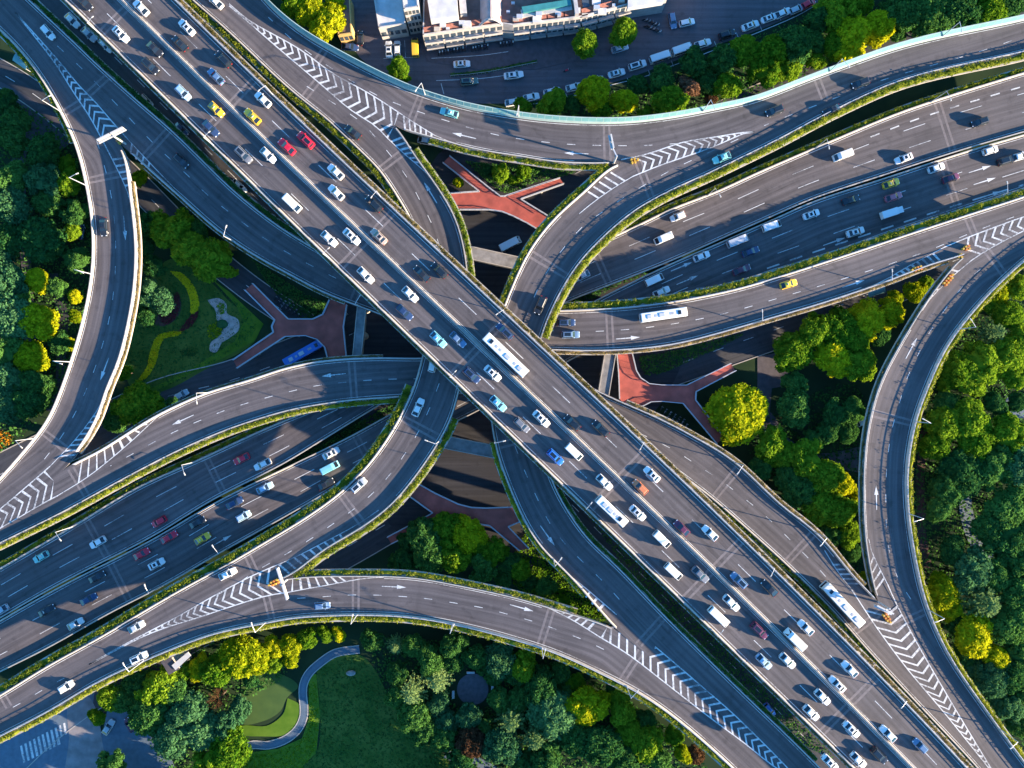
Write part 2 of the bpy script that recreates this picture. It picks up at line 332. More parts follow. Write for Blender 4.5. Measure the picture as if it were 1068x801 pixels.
def deck(road, name, label, ext=(0, 0), mkey='asphalt', par=(), dzz=0.0, thick=1.25, piers=True, gird=.22):
    root = empty(name, tuple(road.ev(road.len / 2, .5) - Vector((0, 0, road.ev(road.len / 2, .5).z))))
    tag(root, kind='structure')
    bpy.context.view_layer.update()
    mb = MB(); mb.uv = []; n = road.n
    for i in range(n):
        l, r = Vector(road.L[i]), Vector(road.R[i]); x = (r - l).normalized(); l = l - x * ext[0]; r = r + x * ext[1]; wd = (r - l).length
        for p, v in ((l, 0), (r, wd)): mb.v.append((p.x, p.y, p.z + dzz)); mb.uv.append((road.S[i], v + 3))
    mb.f = [(2 * i + 1, 2 * i + 3, 2 * i + 2, 2 * i) for i in range(n - 1)]
    mb.build('road_surface', M[mkey], root)
    g = MB(); rings = []
    for i in range(n):
        l, r = Vector(road.L[i]), Vector(road.R[i]); x = (r - l).normalized(); wd = (r - l).length; z = Vector((0, 0, 1))
        rings.append([l - z * .02, l - z * .42, l + x * wd * gird - z * thick, r - x * wd * gird - z * thick, r - z * .42, r - z * .02])
    g.loft(rings); g.build('girder', M['conc'], root)
    for side, pa, pb, h, mk, kind in par:
        i0 = int(np.argmin(np.linalg.norm(road.c - np.array(pa), axis=1))) if pa else 0
        i1 = int(np.argmin(np.linalg.norm(road.c - np.array(pb), axis=1))) if pb else n - 1
        A, B = (road.L, road.R) if side == 'L' else (road.R, road.L)
        q = MB(); rings = []; q2 = MB(); r2 = []; r3 = []
        for i in range(i0, i1 + 1):
            e0 = Vector(A[i]); x = (Vector(B[i]) - e0).normalized(); z = Vector((0, 0, 1))
            rings.append([e0 - x * .02 - z * .5, e0 - x * .02 + z * h, e0 + x * .22 + z * h, e0 + x * .28 + z * .25, e0 + x * .38 + z * .0])
            if kind == 'teal': r2.append([e0 + z * h, e0 - x * .45 + z * (h + 1.5), e0 - x * .37 + z * (h + 1.54), e0 + x * .1 + z * h]); r3.append([e0 - x * .5 + z * (h + 1.5), e0 - x * .5 + z * (h + 1.62), e0 - x * .3 + z * (h + 1.62), e0 - x * .3 + z * (h + 1.5)])
            if kind == 'rail': r2.append([e0 + x * .05 + z * (h + .28), e0 + x * .05 + z * (h + .38), e0 + x * .17 + z * (h + .38), e0 + x * .17 + z * (h + .28)])
        q.loft(rings); q.build('parapet', M[mk], root, recalc=True)
        if kind == 'rail':
            q2.loft(r2)
            sm = road.S[i0]
            while sm < road.S[i1]:
                e0 = road.evm(sm, .11 if side == 'L' else -.11); q2.box(e0.x - .05, e0.x + .05, e0.y - .05, e0.y + .05, e0.z + h - .02, e0.z + h + .3); sm += 2.5
            q2.build('guard_rail', M['metal'], root, recalc=True)
        if kind == 'teal':
            q2.loft(r2); q2.build('barrier_panel', M['teal'], root, recalc=True); q3 = MB(); q3.loft(r3)
            sm = road.S[i0]
            while sm < road.S[i1]:
                a0 = road.evm(sm, .05 if side == 'L' else -.05); out = (road.ev(sm, 0) - road.ev(sm, 1)).normalized() * (1 if side == 'L' else -1)
                q3.bar(a0 + Vector((0, 0, h)), a0 + out * .44 + Vector((0, 0, h + 1.5)), .07, 4); sm += 2.0
            q3.build('barrier_frame', M['teal_edge'], root, recalc=True)
    return root

def joints(road, root, pts, v0=0.0, v1=1.0):
    mb = MB()
    for p in pts:
        sm = road.near(p)
        for ds in (-.75, .75):
            a0, a1 = sm + ds - .3, sm + ds + .3; z = Vector((0, 0, .006))
            q = [road.evm(a0, .5 if v0 == 0 else v0 * 0 + .5) + z, road.evm(a1, .5) + z, road.evm(a1, -.5) + z, road.evm(a0, -.5) + z]
            mb.add(q, [(3, 2, 1, 0)])
    mb.build('expansion_joint', M['joint'], root)

def piers(road, root, pts, two=False, r=1.1):
    for p in pts:
        sm = road.near(p); c = road.ev(sm, .5); t = road.tan(sm); n = Vector((-t.y, t.x, 0)); wd = float(np.interp(sm, road.S, road.W))
        mb = MB()
        hw = wd * .34
        top = c - Vector((0, 0, 1.22)); cap = 1.1
        o = [top - n * hw, top + n * hw]
        mb.beam(o[0], o[1], 1.8, cap)
        for k in ((-.5, .5) if two else (0,)):
            b = Vector((c.x, c.y, 0)) + n * hw * k
            s_ = r
            ang = math.atan2(t.y, t.x); cs, sn = math.cos(ang), math.sin(ang)
            pts8 = [(b.x + (x * cs - y * sn), b.y + (x * sn + y * cs)) for x, y in ((-.7 * s_, -s_), (.7 * s_, -s_), (.9 * s_, -.7 * s_), (.9 * s_, .7 * s_), (.7 * s_, s_), (-.7 * s_, s_), (-.9 * s_, .7 * s_), (-.9 * s_, -.7 * s_))]
            mb.prism(pts8, -.2, top.z - cap + .1)
        mb.build('pier', M['conc'], root)

# ------------------------------------------------------------------ road outlines, traced in photo pixels, in travel direction (L = driver's left)
S12 = [(-15, -20), (16, 13), (60, 63.5), (80, 93), (97, 114), (112, 137), (130, 153)]
S34 = [(415, 134), (391, 115), (365, 99), (336, 79), (303, 53), (280, 37), (260, 22.5), (239, 5), (215, -20)]
S35 = [(1090, 30), (1045, 45), (969, 68), (919, 84), (872, 101), (822, 121), (779, 137.5), (740, 151), (700, 161), (665, 167.5), (640, 171)]
S84 = [(-20, 756), (0, 745), (47, 718), (94, 692), (131, 671), (157, 659), (197, 641), (236, 625), (275, 609), (299, 603)]
S58 = [(643, 656), (661, 671), (687, 691), (713, 714), (753, 746), (779, 771), (803, 793), (822, 812)]
S16 = [(69, 488), (52, 502), (26, 521), (0, 541), (-20, 555)]
S67 = [(1003, 267), (1016, 260), (1037, 249), (1061, 236), (1090, 225)]
S72 = [(1050, 822), (1024, 788), (998, 750), (971, 714), (945, 677), (927, 646), (914, 625)]
rv = lambda l: l[::-1]
ZA, ZB, ZC, ZD, ZM = 14.5, 12.3, 17.0, 6.0, 23.0
RD = {}
RD['R1'] = Road(S12 + [(134, 168), (139, 207), (144, 252), (143, 294), (137.5, 331), (126, 378), (113, 407), (105, 434), (86.5, 465.5)] + S16,
    [(-28, 8), (0, 31), (26, 58), (47, 86.5), (65.5, 120.6), (81, 155), (92, 200), (97, 234), (97.5, 273), (92, 313), (81, 357), (65, 405), (50, 439), (23.6, 473), (0, 499.6), (-20, 520)],
    [(0, 0, ZA), (120, 190, ZA), (68, 470, ZB), (0, 520, ZB)])
RD['R2'] = Road([(5, -25), (31, 0), (79, 45), (105, 70), (144, 105), (183, 139), (238, 193), (260, 212), (290, 235), (325, 257), (391, 293), (450, 313), (520, 324), (582, 324), (648, 321), (700, 315), (753, 305), (788, 296), (867, 271), (945, 245), (1000, 227), (1068, 205), (1090, 197)],
    S12 + [(157, 178), (194, 211), (223, 237), (252, 258), (280, 275), (299, 285), (339, 306), (399, 329), (450, 349), (510, 362), (569, 365), (635, 366), (700, 360), (753, 347), (808, 331), (853, 318), (919, 296), (971, 276)] + S67,
    [(0, 0, ZA), (165, 165, ZA), (400, 310, 12.6), (560, 345, ZB), (1000, 245, ZB), (1080, 215, ZB)])
RD['RSE'] = Road([(1040, 828), (1019, 801), (945, 722), (906, 680), (867, 635.6), (822, 591), (779, 552), (740, 518), (708, 494), (650, 452), (590, 425), (530, 412), (470, 411), (422, 414), (365, 418), (312, 426), (281, 434), (236, 449), (183, 472), (131, 499), (65, 535), (0, 567), (-20, 577)],
    S72 + [(893, 604.5), (853.5, 557), (814, 526), (766, 481), (727, 457), (687, 436), (632, 412), (590, 391), (540, 376), (490, 371), (441, 373.5), (391, 373), (339, 376), (299, 383.5), (262, 396), (217, 409), (183, 423.6), (157, 437), (105, 470)] + S16,
    [(1020, 800, 14), (900, 635, 14), (640, 430, 12.8), (440, 395, ZB), (68, 520, ZB), (0, 550, ZB)])
RD['R3'] = Road(S35 + [(582, 170), (538, 163), (509, 159), (470, 150), (440, 141)] + S34,
    [(1090, 13), (1068, 20), (945, 47), (853, 79), (788, 104), (753, 112), (700, 122), (648, 127.5), (582, 126), (530, 120), (483, 111), (443, 99), (417, 89), (365, 63), (312, 32), (276, 0), (262, -20)],
    [(1080, 22, ZC), (300, 30, ZC)])
RD['R4'] = Road([(-20, 736), (0, 725), (52, 693), (105, 664), (157, 633), (197, 610), (236, 589), (280, 563), (312, 544), (352, 516), (383, 486), (407, 453), (422, 426), (433, 400), (441, 370), (449, 335), (448, 300), (440, 262), (428, 229), (414, 205), (396, 178), (378, 160), (339, 123), (312, 102), (286, 79), (260, 54), (230, 26), (200, 0), (182, -20)],
    S84 + [(339, 573), (375, 552), (407, 528.5), (430, 502), (454, 468), (470, 439), (480, 403), (486, 370), (490, 330), (488, 284), (483, 252), (475, 226), (460, 200), (443, 176), (428, 155)] + S34,
    [(0, 735, 15), (290, 585, 15), (430, 470, 16), (460, 330, 16.5), (415, 150, ZC), (240, 20, ZC)])
RD['R5'] = Road([(1090, 48), (1068, 55), (945, 83), (867, 117), (810, 147), (740, 181), (698, 200), (661, 221), (630, 247), (603, 276), (582, 310), (569, 339), (560, 370), (556, 410), (562, 455), (574.6, 497), (590, 528.5), (614, 562), (642.7, 589), (692.6, 641), (740, 688), (779, 726), (827, 772), (870, 815)],
    S35 + [(616, 194), (609, 200), (577, 229), (551, 263), (535, 297), (522, 330), (513, 365), (509, 400), (512, 437), (518, 471), (530, 505), (546, 541.6), (564, 570.5), (588, 594), (603, 610)] + S58,
    [(1080, 40, ZC), (650, 190, ZC), (550, 330, 16.3), (530, 440, 16.0), (620, 600, 16.7), (660, 640, 17.0), (840, 800, 17.0)])
RD['R8'] = Road(S84 + [(330, 600.5), (365, 600), (430, 601.5), (483, 610.7), (538, 622.5), (569, 631.6), (608, 643.4)] + S58,
    [(-20, 778), (0, 768), (52.4, 741), (105, 710), (170, 681), (223, 661), (280, 649), (312, 643.4), (378, 641), (430, 643.4), (483, 652.6), (538, 667), (582, 681.5), (635, 706), (674, 727), (713.5, 756), (761, 798), (778, 815)],
    [(0, 755, 15), (300, 622, 15), (430, 622, 15.8), (620, 670, 16.8), (670, 700, 17.0), (800, 800, 17.0)])
RD['R7'] = Road(S72 + [(906, 591), (901, 557), (899.5, 505), (903, 452), (916.5, 400), (940, 355), (966, 313), (985, 288)] + S67,
    [(1095, 828), (1068, 795), (1024, 735), (987, 680), (966, 633), (956, 596), (946.6, 539), (945, 492), (952, 444.6), (966, 404), (987, 360), (1024, 313), (1068, 271), (1090, 256)],
    [(1060, 800, 14), (930, 640, 14), (925, 500, 12.6), (980, 330, ZB), (1080, 245, ZB)])
RD['HWN'] = Road(rv([(-20, 657), (0, 645), (65, 608), (157, 561), (223, 521), (294, 485), (339, 457.7), (399, 421), (450, 392), (500, 363), (540, 340), (582, 319), (640, 296), (695, 274.5), (753, 249), (810, 224), (848, 207.5), (919, 184), (998, 158.5), (1068, 138), (1090, 132)]),
    [(1090, 70), (1068, 76), (945, 115), (867, 147), (788, 181), (747, 200), (700, 218), (661, 237), (630, 251), (590, 272), (540, 303), (480, 345), (420, 385), (350, 417), (281, 445), (210, 478), (144, 508), (79, 547), (0, 593), (-20, 605)],
    [(500, 350, ZD)])
RD['HWS'] = Road([(-20, 659), (0, 647), (65, 610.5), (157, 563.5), (228, 522), (312, 481), (365, 455), (417, 426), (460, 402), (510, 375), (560, 347), (614, 317), (693, 278), (753, 252), (810, 227), (848, 210), (919, 187), (998, 161), (1068, 140.5), (1090, 134)],
    [(-20, 712), (0, 701), (52, 675), (118, 638), (173, 610), (228, 578), (312, 531), (365, 500), (400, 482), (440, 458), (500, 428), (560, 395), (640, 352), (713, 318), (788, 290), (867, 265.5), (919, 247), (971.5, 229), (1068, 197), (1090, 190)],
    [(500, 400, ZD)])
RD['M'] = Road([(133, -50), (183, 0), (260, 74), (331, 143), (402, 205), (443, 250), (522, 323), (569, 365), (611, 405), (661, 455), (713, 502), (766, 549), (801, 586), (853, 638), (906, 695), (958, 747), (1008, 800), (1065, 857)],
    [(17, -50), (67, 0), (157, 86.5), (210, 141), (273, 203), (352, 275), (391, 316), (441, 366), (488, 412), (540, 463), (609, 528), (674, 590), (713, 627), (788, 701), (840, 753), (890, 801), (948, 858)],
    [(500, 400, ZM)], poly=3)
rd = RD
c_ = 'parapet'
roots = {}
roots['R1'] = deck(rd['R1'], 'slip_road', '', par=[('R', None, None, .95, c_, ''), ('L', (108, 165), (66, 462), 1.65, c_, '')])
roots['R2'] = deck(rd['R2'], 'slip_road', '', ext=(0, .2), dzz=-.008, par=[('L', None, None, .95, c_, 'rail'), ('R', (150, 150), (994, 245), .95, c_, 'rail')])
roots['RSE'] = deck(rd['RSE'], 'slip_road', '', ext=(0, .2), dzz=-.008, par=[('L', None, None, .95, c_, ''), ('R', (888, 642), (85, 500), .95, c_, 'rail')])
roots['R3'] = deck(rd['R3'], 'slip_road', '', par=[('R', None, None, .95, 'teal_edge', 'teal'), ('L', (634, 149), (432, 112), .95, c_, '')])
roots['R4'] = deck(rd['R4'], 'slip_road', '', ext=(0, .2), dzz=-.008, par=[('L', None, None, .95, c_, ''), ('R', (284, 584), (392, 152), .95, c_, '')])
roots['R5'] = deck(rd['R5'], 'slip_road', '', ext=(0, .2), dzz=-.008, par=[('L', None, None, .95, c_, 'rail'), ('R', (655, 190), (664, 634), .95, c_, '')])
roots['R8'] = deck(rd['R8'], 'slip_road', '', par=[('R', None, None, .95, c_, 'rail'), ('L', (303, 624), (626, 676), .95, c_, '')])
roots['R7'] = deck(rd['R7'], 'slip_road', '', par=[('R', None, None, 1.15, c_, 'rail'), ('L', (937, 615), (1016, 285), .95, c_, '')])
roots['HWN'] = deck(rd['HWN'], 'highway_road', '', par=[('L', None, None, .75, c_, ''), ('R', None, None, .95, c_, '')])
roots['HWS'] = deck(rd['HWS'], 'highway_road', '', par=[('L', None, None, .75, c_, ''), ('R', None, None, .95, c_, '')])
roots['M'] = deck(rd['M'], 'main_bridge_road', '', thick=1.5, gird=.15, par=[('L', None, None, .85, c_, 'rail'), ('R', None, None, .95, c_, '')])
# central barrier of the main bridge
q = MB(); rings = []
for i in range(rd['M'].n):
    cc = (Vector(rd['M'].L[i]) * .505 + Vector(rd['M'].R[i]) * .495); x = (Vector(rd['M'].R[i]) - Vector(rd['M'].L[i])).normalized(); z = Vector((0, 0, 1))
    rings.append([cc - x * .48, cc - x * .44 + z * .18, cc - x * .36 + z * .80, cc - x * .18 + z * .80, cc - x * .16 + z * .4, cc + x * .16 + z * .4, cc + x * .18 + z * .80, cc + x * .36 + z * .80, cc + x * .44 + z * .18, cc + x * .48])
q.loft(rings); q.build('central_barrier', M[c_], roots['M'], recalc=True)
q = MB()
rings = []
for i in range(rd['M'].n):
    cc = (Vector(rd['M'].L[i]) * .505 + Vector(rd['M'].R[i]) * .495); x = (Vector(rd['M'].R[i]) - Vector(rd['M'].L[i])).normalized(); z = Vector((0, 0, 1))
    rings.append([cc - x * .04 + z * .5, cc - x * .04 + z * 1.3, cc + x * .04 + z * 1.3, cc + x * .04 + z * .5])
q.loft(rings)
sm = 0
while sm < rd['M'].len:
    p = rd['M'].ev(sm, .495); q.box(p.x - .04, p.x + .04, p.y - .04, p.y + .04, p.z + .4, p.z + 1.33); sm += 2.5
q.build('anti_glare_screen', M['metal'], roots['M'], recalc=True)

J = {'R1': [(84, 107), (106, 185), (60, 462)], 'R2': [(99, 92), (163, 150), (372, 305), (636, 345), (1008, 225)], 'RSE': [(842, 563), (758, 503), (368, 395), (85, 508), (903, 650)],
 'R3': [(332, 62), (434, 112), (633, 145), (857, 95)], 'R4': [(328, 88), (408, 168), (366, 530), (263, 590), (445, 450), (8, 735)], 'R5': [(675, 195), (570, 275), (538, 460), (686, 650)],
 'R8': [(281, 635), (371, 620), (655, 700), (569, 655)], 'R7': [(950, 645), (1030, 262), (930, 436)], 'HWN': [(985, 130), (628, 280), (100, 560), (225, 498)], 'HWS': [(990, 190), (377, 466), (123, 603)],
 'M': [(492, 370), (368, 265), (640, 505), (737, 601), (880, 741), (230, 120), (120, 20)]}
for k, v in J.items(): joints(rd[k], roots[k], v)
PR = {'R1': [(84, 107), (106, 185), (120, 270), (105, 370), (60, 462)], 'R2': [(99, 92), (163, 150), (235, 225), (372, 305), (720, 333), (820, 303), (920, 265), (1008, 225)], 'RSE': [(842, 563), (758, 503), (300, 408), (200, 443), (903, 650)],
 'R3': [(332, 62), (434, 112), (525, 142), (633, 145), (740, 128), (857, 95), (960, 60)], 'R4': [(328, 88), (408, 168), (350, 540), (263, 590), (430, 470), (100, 675)], 'R5': [(730, 170), (675, 200), (560, 290), (590, 560), (640, 625), (720, 700)],
 'R8': [(281, 635), (371, 620), (470, 630), (569, 655), (655, 700), (150, 685), (50, 730)], 'R7': [(985, 700), (950, 645), (925, 540), (930, 436), (970, 340)],
 'HWN': [(985, 130), (850, 170), (740, 220), (100, 560), (225, 498), (330, 440)], 'HWS': [(990, 190), (850, 240), (740, 285), (377, 466), (250, 545), (123, 603), (20, 665)],
 'M': [(230, 120), (120, 20), (340, 230), (430, 320), (560, 430), (640, 505), (737, 601), (880, 741)]}
for k, v in PR.items(): piers(rd[k], roots[k], v, two=(k in ('M', 'HWN', 'HWS')))

# ------------------------------------------------------------------ painted markings
MK = {k: MB() for k in rd}
def gore(key, A, B, apex_t, point_tip, n1, lw=.28, sw=.62, wide=.5):
    """two boundary lines and the chevrons between them up to the apex"""
    road = rd[key]; mb = MK[key]
    pxline(mb, road, A, lw, .022); pxline(mb, road, B, lw, .022)
    a = resample(cr(A), 200); b = resample(cr(B), 200)
    m = (a + b) / 2; L_ = np.r_[0, np.cumsum(np.linalg.norm(np.diff(m, axis=0), axis=1))]
    pos = 14.0
    f = lambda arr, s: np.array([np.interp(s, L_, arr[:, 0]), np.interp(s, L_, arr[:, 1])])
    while pos < apex_t:
        wid = np.linalg.norm(f(a, pos) - f(b, pos)); lead = min(wid * .5, 9.0) * (-1 if point_tip else 1)
        th = sw / .25
        for arr in (a, b):
            e0, e1 = f(arr, pos), f(arr, pos + th); m0, m1 = f(m, pos + lead), f(m, pos + lead + th)
            q = [P(x, y, road.zat((x, y)) + .02) for x, y in (e0, e1, m1, m0)]
            if (q[1] - q[0]).cross(q[2] - q[0]).z < 0: q = q[::-1]
            mb.add(q, [(0, 1, 2, 3)])
        pos += 7.0 + min(wid * .14, 3.2)
def bars(key, A, B, n, sh=0.3, sw=.6):
    """slanting bars between a painted line and the parapet"""
    road = rd[key]; mb = MK[key]; a = resample(cr(A), 120); b = resample(cr(B), 120)
    for i in range(n):
        t = (i + .5) / n * 100
        idx = lambda arr, q: arr[int(min(119, max(0, q)))]
        dt = sw / .25 / (np.linalg.norm(np.diff(a, axis=0), axis=1).sum() / 120)
        sh_ = sh * 10
        q = [P(x, y, road.zat((x, y)) + .02) for x, y in (idx(a, t), idx(a, t + dt), idx(b, t + dt + sh_), idx(b, t + sh_))]
        if (q[1] - q[0]).cross(q[2] - q[0]).z < 0: q = q[::-1]
        mb.add(q, [(0, 1, 2, 3)])
gore('R1', [(16, 13), (56, 64), (77.5, 97.5), (94, 122.5), (107.5, 147.5), (115, 162)], [(16, 13), (60, 62), (81, 87.5), (99, 106), (117.5, 127.5), (134, 146)], 158, True, 0)
pxline(MK['R1'], rd['R1'], [(115, 162), (125, 182), (134, 203), (140, 228)], .2, .022); bars('R1', [(115, 162), (125, 182), (134, 203)], [(133, 162), (136.5, 182), (138, 203)], 5, -.6)
pxline(MK['R2'], rd['R2'], [(134, 146), (147, 160), (166, 180), (180, 194)], .2, .03); bars('R2', [(134, 146), (147, 160), (163, 177)], [(132, 156), (146, 170), (161, 180)], 4, .3)
gore('R3', [(239, 4), (260, 21.5), (312, 51), (346.5, 76), (386, 98), (417, 118)], [(239, 6), (260, 24), (299, 57.7), (333, 86.5), (365, 114), (391, 131), (405, 145)], 215, False, 0)
pxline(MK['R3'], rd['R3'], [(417, 118), (440, 133), (459, 144), (480, 151)], .2, .022); bars('R3', [(417, 118), (438, 131), (459, 144)], [(420, 135), (440, 141), (459, 146)], 6, -.3)
pxline(MK['R4'], rd['R4'], [(405, 145), (420, 159), (433, 170), (449, 185), (458, 198)], .2, .03); bars('R4', [(405, 145), (420, 159), (438, 175)], [(418, 140), (432, 158), (446, 179)], 6, -.2)
gore('R3', [(787, 137.5), (779, 137.6), (745, 143), (713.5, 148), (677, 160), (648, 166.5)], [(787, 137.5), (779, 138), (740, 154.7), (710, 165), (687, 173), (660, 184)], 128, True, 0)
bars('R5', [(656, 186), (635, 200), (616, 213)], [(641, 176), (622, 192), (606, 206)], 5, .2)
pxline(MK['R5'], rd['R5'], [(660, 184), (640, 196), (620, 210), (604, 223)], .2, .03)
gore('R8', [(93, 693), (131, 671.5), (183.5, 644), (223, 621.5), (262, 601), (286, 590.5)], [(93, 693), (157, 660.5), (210, 643), (249, 630), (280, 621), (299, 618)], 215, True, 0)
pxline(MK['R4'], rd['R4'], [(286, 590.5), (310, 580), (339, 565), (371, 548), (395, 532)], .2, .03); bars('R4', [(286, 590.5), (310, 580), (339, 565), (371, 549)], [(299, 600), (322, 583), (345, 569), (374, 553)], 9, -.2)
pxline(MK['R8'], rd['R8'], [(299, 618), (320, 614), (339, 610.7), (378, 603.5), (400, 602)], .2, .022); bars('R8', [(299, 618), (339, 610.7), (378, 604.5)], [(305, 604), (335, 601.5), (372, 601)], 7, -.9)
pxline(MK['R5'], rd['R5'], [(578, 588), (609, 612), (643, 641)], .25, .03); pxline(MK['R8'], rd['R8'], [(566, 631), (596, 646), (625, 664)], .25, .022)
gore('R8', rv([(643, 641), (687, 677.5), (727, 711.6), (766, 745.7), (810, 789), (826, 806)]), rv([(625, 664), (656, 683), (700, 717), (740, 748), (779, 777), (800, 794), (826, 812)]), 266, False, 0)
bars('R5', [(580, 590), (609, 612), (643, 641)], [(578, 593), (602, 614), (634, 648)], 7, .2)
bars('R8', [(566, 631), (596, 646), (625, 664)], [(570, 633), (600, 641), (632, 652)], 7, .3)
gore('R1', rv([(52, 486.5), (26, 509), (0, 531), (-20, 547)]), rv([(60, 517), (52, 521), (26, 536), (0, 551), (-20, 562)]), 100, False, 0)
bars('R1', [(100, 430), (79, 458), (52, 486.5)], [(106, 430), (90, 458), (72, 484)], 8, .2); pxline(MK['R1'], rd['R1'], [(107, 418), (100, 430), (79, 458), (52, 486.5)], .2, .022)
bars('RSE', [(158, 438), (131, 465.5), (92, 497), (60, 517)], [(152, 440), (118, 462), (92, 477), (70, 489)], 9, .2); pxline(MK['RSE'], rd['RSE'], [(165, 434), (131, 465.5), (92, 497), (60, 517)], .2, .03)
gore('R2', rv([(984.5, 258), (1011, 247), (1040, 236), (1068, 226), (1090, 220)]), rv([(1003, 280), (1016, 269.5), (1040, 255), (1068, 240.6), (1090, 230)]), 88, False, 0)
bars('R2', [(925, 291), (945, 279), (984.5, 258)], [(925, 293), (948, 284), (990, 268)], 9, .5); pxline(MK['R2'], rd['R2'], [(905, 300), (925, 291), (945, 279), (984.5, 258)], .2, .03)
bars('R7', [(969, 313), (992.5, 289), (1008, 275)], [(966, 313), (984, 288), (998, 273)], 5, .1); pxline(MK['R7'], rd['R7'], [(962, 324), (969, 313), (992.5, 289), (1003, 280)], .2, .022)
gore('RSE', rv([(888, 614.6), (914, 654), (945, 696), (984.5, 743), (1016, 782), (1040, 812)]), rv([(926, 610), (935, 630), (956, 670), (984.5, 719.5), (1011, 764), (1040, 812)]), 222, True, 0)
bars('RSE', [(866, 586), (875, 598), (888, 614.6)], [(873, 586), (888, 600), (905, 616)], 5, -.3); pxline(MK['RSE'], rd['RSE'], [(860, 574), (875, 598), (888, 614.6)], .2, .03)
bars('R7', [(909, 575), (916.5, 591), (926, 612)], [(906, 585), (910, 605), (916, 622)], 4, .6); pxline(MK['R7'], rd['R7'], [(906, 562), (909, 575), (916.5, 591), (926, 610)], .2, .022)
# lane dashes of the slip roads
DL = [('R1', [(101, 147), (107.5, 168), (114, 194), (118, 218), (120.6, 247), (119, 300), (110, 349), (92, 402), (67, 451), (40, 487)]),
 ('R2', [(60, 48), (89, 75), (124.5, 112), (158.6, 148), (198, 185), (215, 202), (257, 235), (278, 250), (300.6, 264), (324, 276.6), (348, 289), (400, 312), (450, 331), (510, 344), (582, 345), (608.7, 346), (661, 343), (715, 335.6), (767, 324), (818, 309), (869, 294), (920, 278), (969, 261), (1020, 240), (1080, 218)]),
 ('R3', [(1080, 33), (1045, 46), (1008, 58), (969, 69), (919, 84), (872, 102), (822, 121), (797, 131)]),
 ('R3', [(760, 141), (740, 145.5), (713.5, 149), (686, 151), (658.5, 152), (603, 151), (576, 149), (547, 145.5), (519.6, 141), (492, 134), (466, 126), (441, 118), (412, 107.5), (388.5, 97), (350, 74), (310, 46), (280, 18)]),
 ('R5', [(770, 145), (748, 155), (724, 166), (699, 178), (675.5, 191), (653, 204.5), (630, 220), (609, 235), (590, 256), (574.6, 277), (561, 301), (550, 328)]),
 ('R4', [(320, 90), (375, 126), (394, 146), (411, 166.5), (426.5, 188), (438, 209), (451, 235), (460, 262)]),
 ('R4', [(458, 400), (449, 423.6), (437, 449), (422.5, 473), (406, 495.7), (386, 517), (365, 534), (342, 550), (318, 566), (293, 581), (268, 595), (244, 611), (220, 624)]),
 ('R8', [(-10, 750), (22, 733), (47, 718), (73, 704)]),
 ('R8', [(310, 624), (335, 622.5), (362, 620.6), (391, 620.6), (418.6, 622), (447.5, 624.6), (475, 629), (504, 634), (531, 641), (559, 649), (586, 658.6), (614, 669.7), (641, 683)]),
 ('R5', [(537, 465), (548, 493), (560, 519), (573, 545), (590, 568), (611, 589), (631, 608.5), (652, 632)]),
 ('RSE', [(620, 428), (654.6, 446), (680, 458), (704, 470), (727, 485), (751.6, 501), (772.6, 517), (795, 535), (815, 554), (855, 594.5), (870, 612)]),
 ('RSE', [(440, 395), (392, 396), (338.7, 401), (312, 406), (262.6, 419), (236, 427.5), (211, 437.5), (186, 448.5), (162.6, 460), (139, 473), (115, 486)]),
 ('R7', [(950, 625), (938, 606), (930, 586), (925, 559), (924, 531), (924, 502), (926, 475), (930, 449), (937, 424), (945, 397), (956, 373), (968, 349), (981.5, 328.5), (997, 307.5), (1013.5, 288), (1035, 272)])]
for k, pts in DL: pxline(MK[k], rd[k], pts, .16, .022, 2.2, 4.5, 4)
for k in ('M', 'HWN', 'HWS'):
    r_ = rd[k]
    for v in ((.25, .745) if k == 'M' else (.34, .66)):
        sm = 1.0
        while sm < r_.len - 6: ribbon(MK[k], r_, sm, sm + 6.2, lambda q, v=v: r_.ev(q, v), .17, .022); sm += 16.3
for k in rd:
    r_ = rd[k]
    for mm in ((.8, -.8) if k != 'M' else (.9, -.9)):
        # solid edge line; not where two decks share an edge
        segs = {('R1', .8): [((110, 195), (95, 420))], ('R2', -.8): [((190, 178), (890, 275))], ('RSE', -.8): [((860, 590), (170, 445))], ('R3', .8): [((600, 145), (480, 130))], ('R4', -.8): [((400, 505), (440, 215))],
                ('R5', -.8): [((600, 240), (575, 560))], ('R8', .8): [((400, 620), (560, 650))], ('R7', .8): [((925, 560), (960, 350))]}.get((k, mm), [(None, None)])
        for pa, pb in segs:
            s0 = r_.near(pa) if pa else 0; s1 = r_.near(pb) if pb else r_.len
            ribbon(MK[k], r_, s0, s1, lambda q, mm=mm: r_.evm(q, mm), .14, .022, 2.5)
for v in (.46, .53): ribbon(MK['M'], rd['M'], 0, rd['M'].len, lambda q, v=v: rd['M'].ev(q, v), .14, .022, 3)
AR = [('R4', 449, 201), ('R3', 484, 141.6), ('R3', 601, 160), ('R1', 130, 238), ('R1', 109, 385), ('RSE', 348, 391), ('RSE', 190.6, 438), ('R8', 411, 612), ('R8', 544, 634), ('R5', 571, 558.6),
 ('R2', 655, 352.6), ('R2', 890, 296), ('R7', 950.6, 363), ('R7', 914, 519), ('HWS', 711, 278), ('HWS', 717, 292), ('HWS', 724, 303.5), ('HWS', 1022, 176.5), ('HWS', 1027, 189), ('HWS', 1033, 203), ('HWS', 231, 564), ('HWS', 870, 252)]
for k, x, y in AR: arrow(MK[k], P(x, y, rd[k].zat((x, y))), rd[k].tan(rd[k].near((x, y))), 6.4, .03)
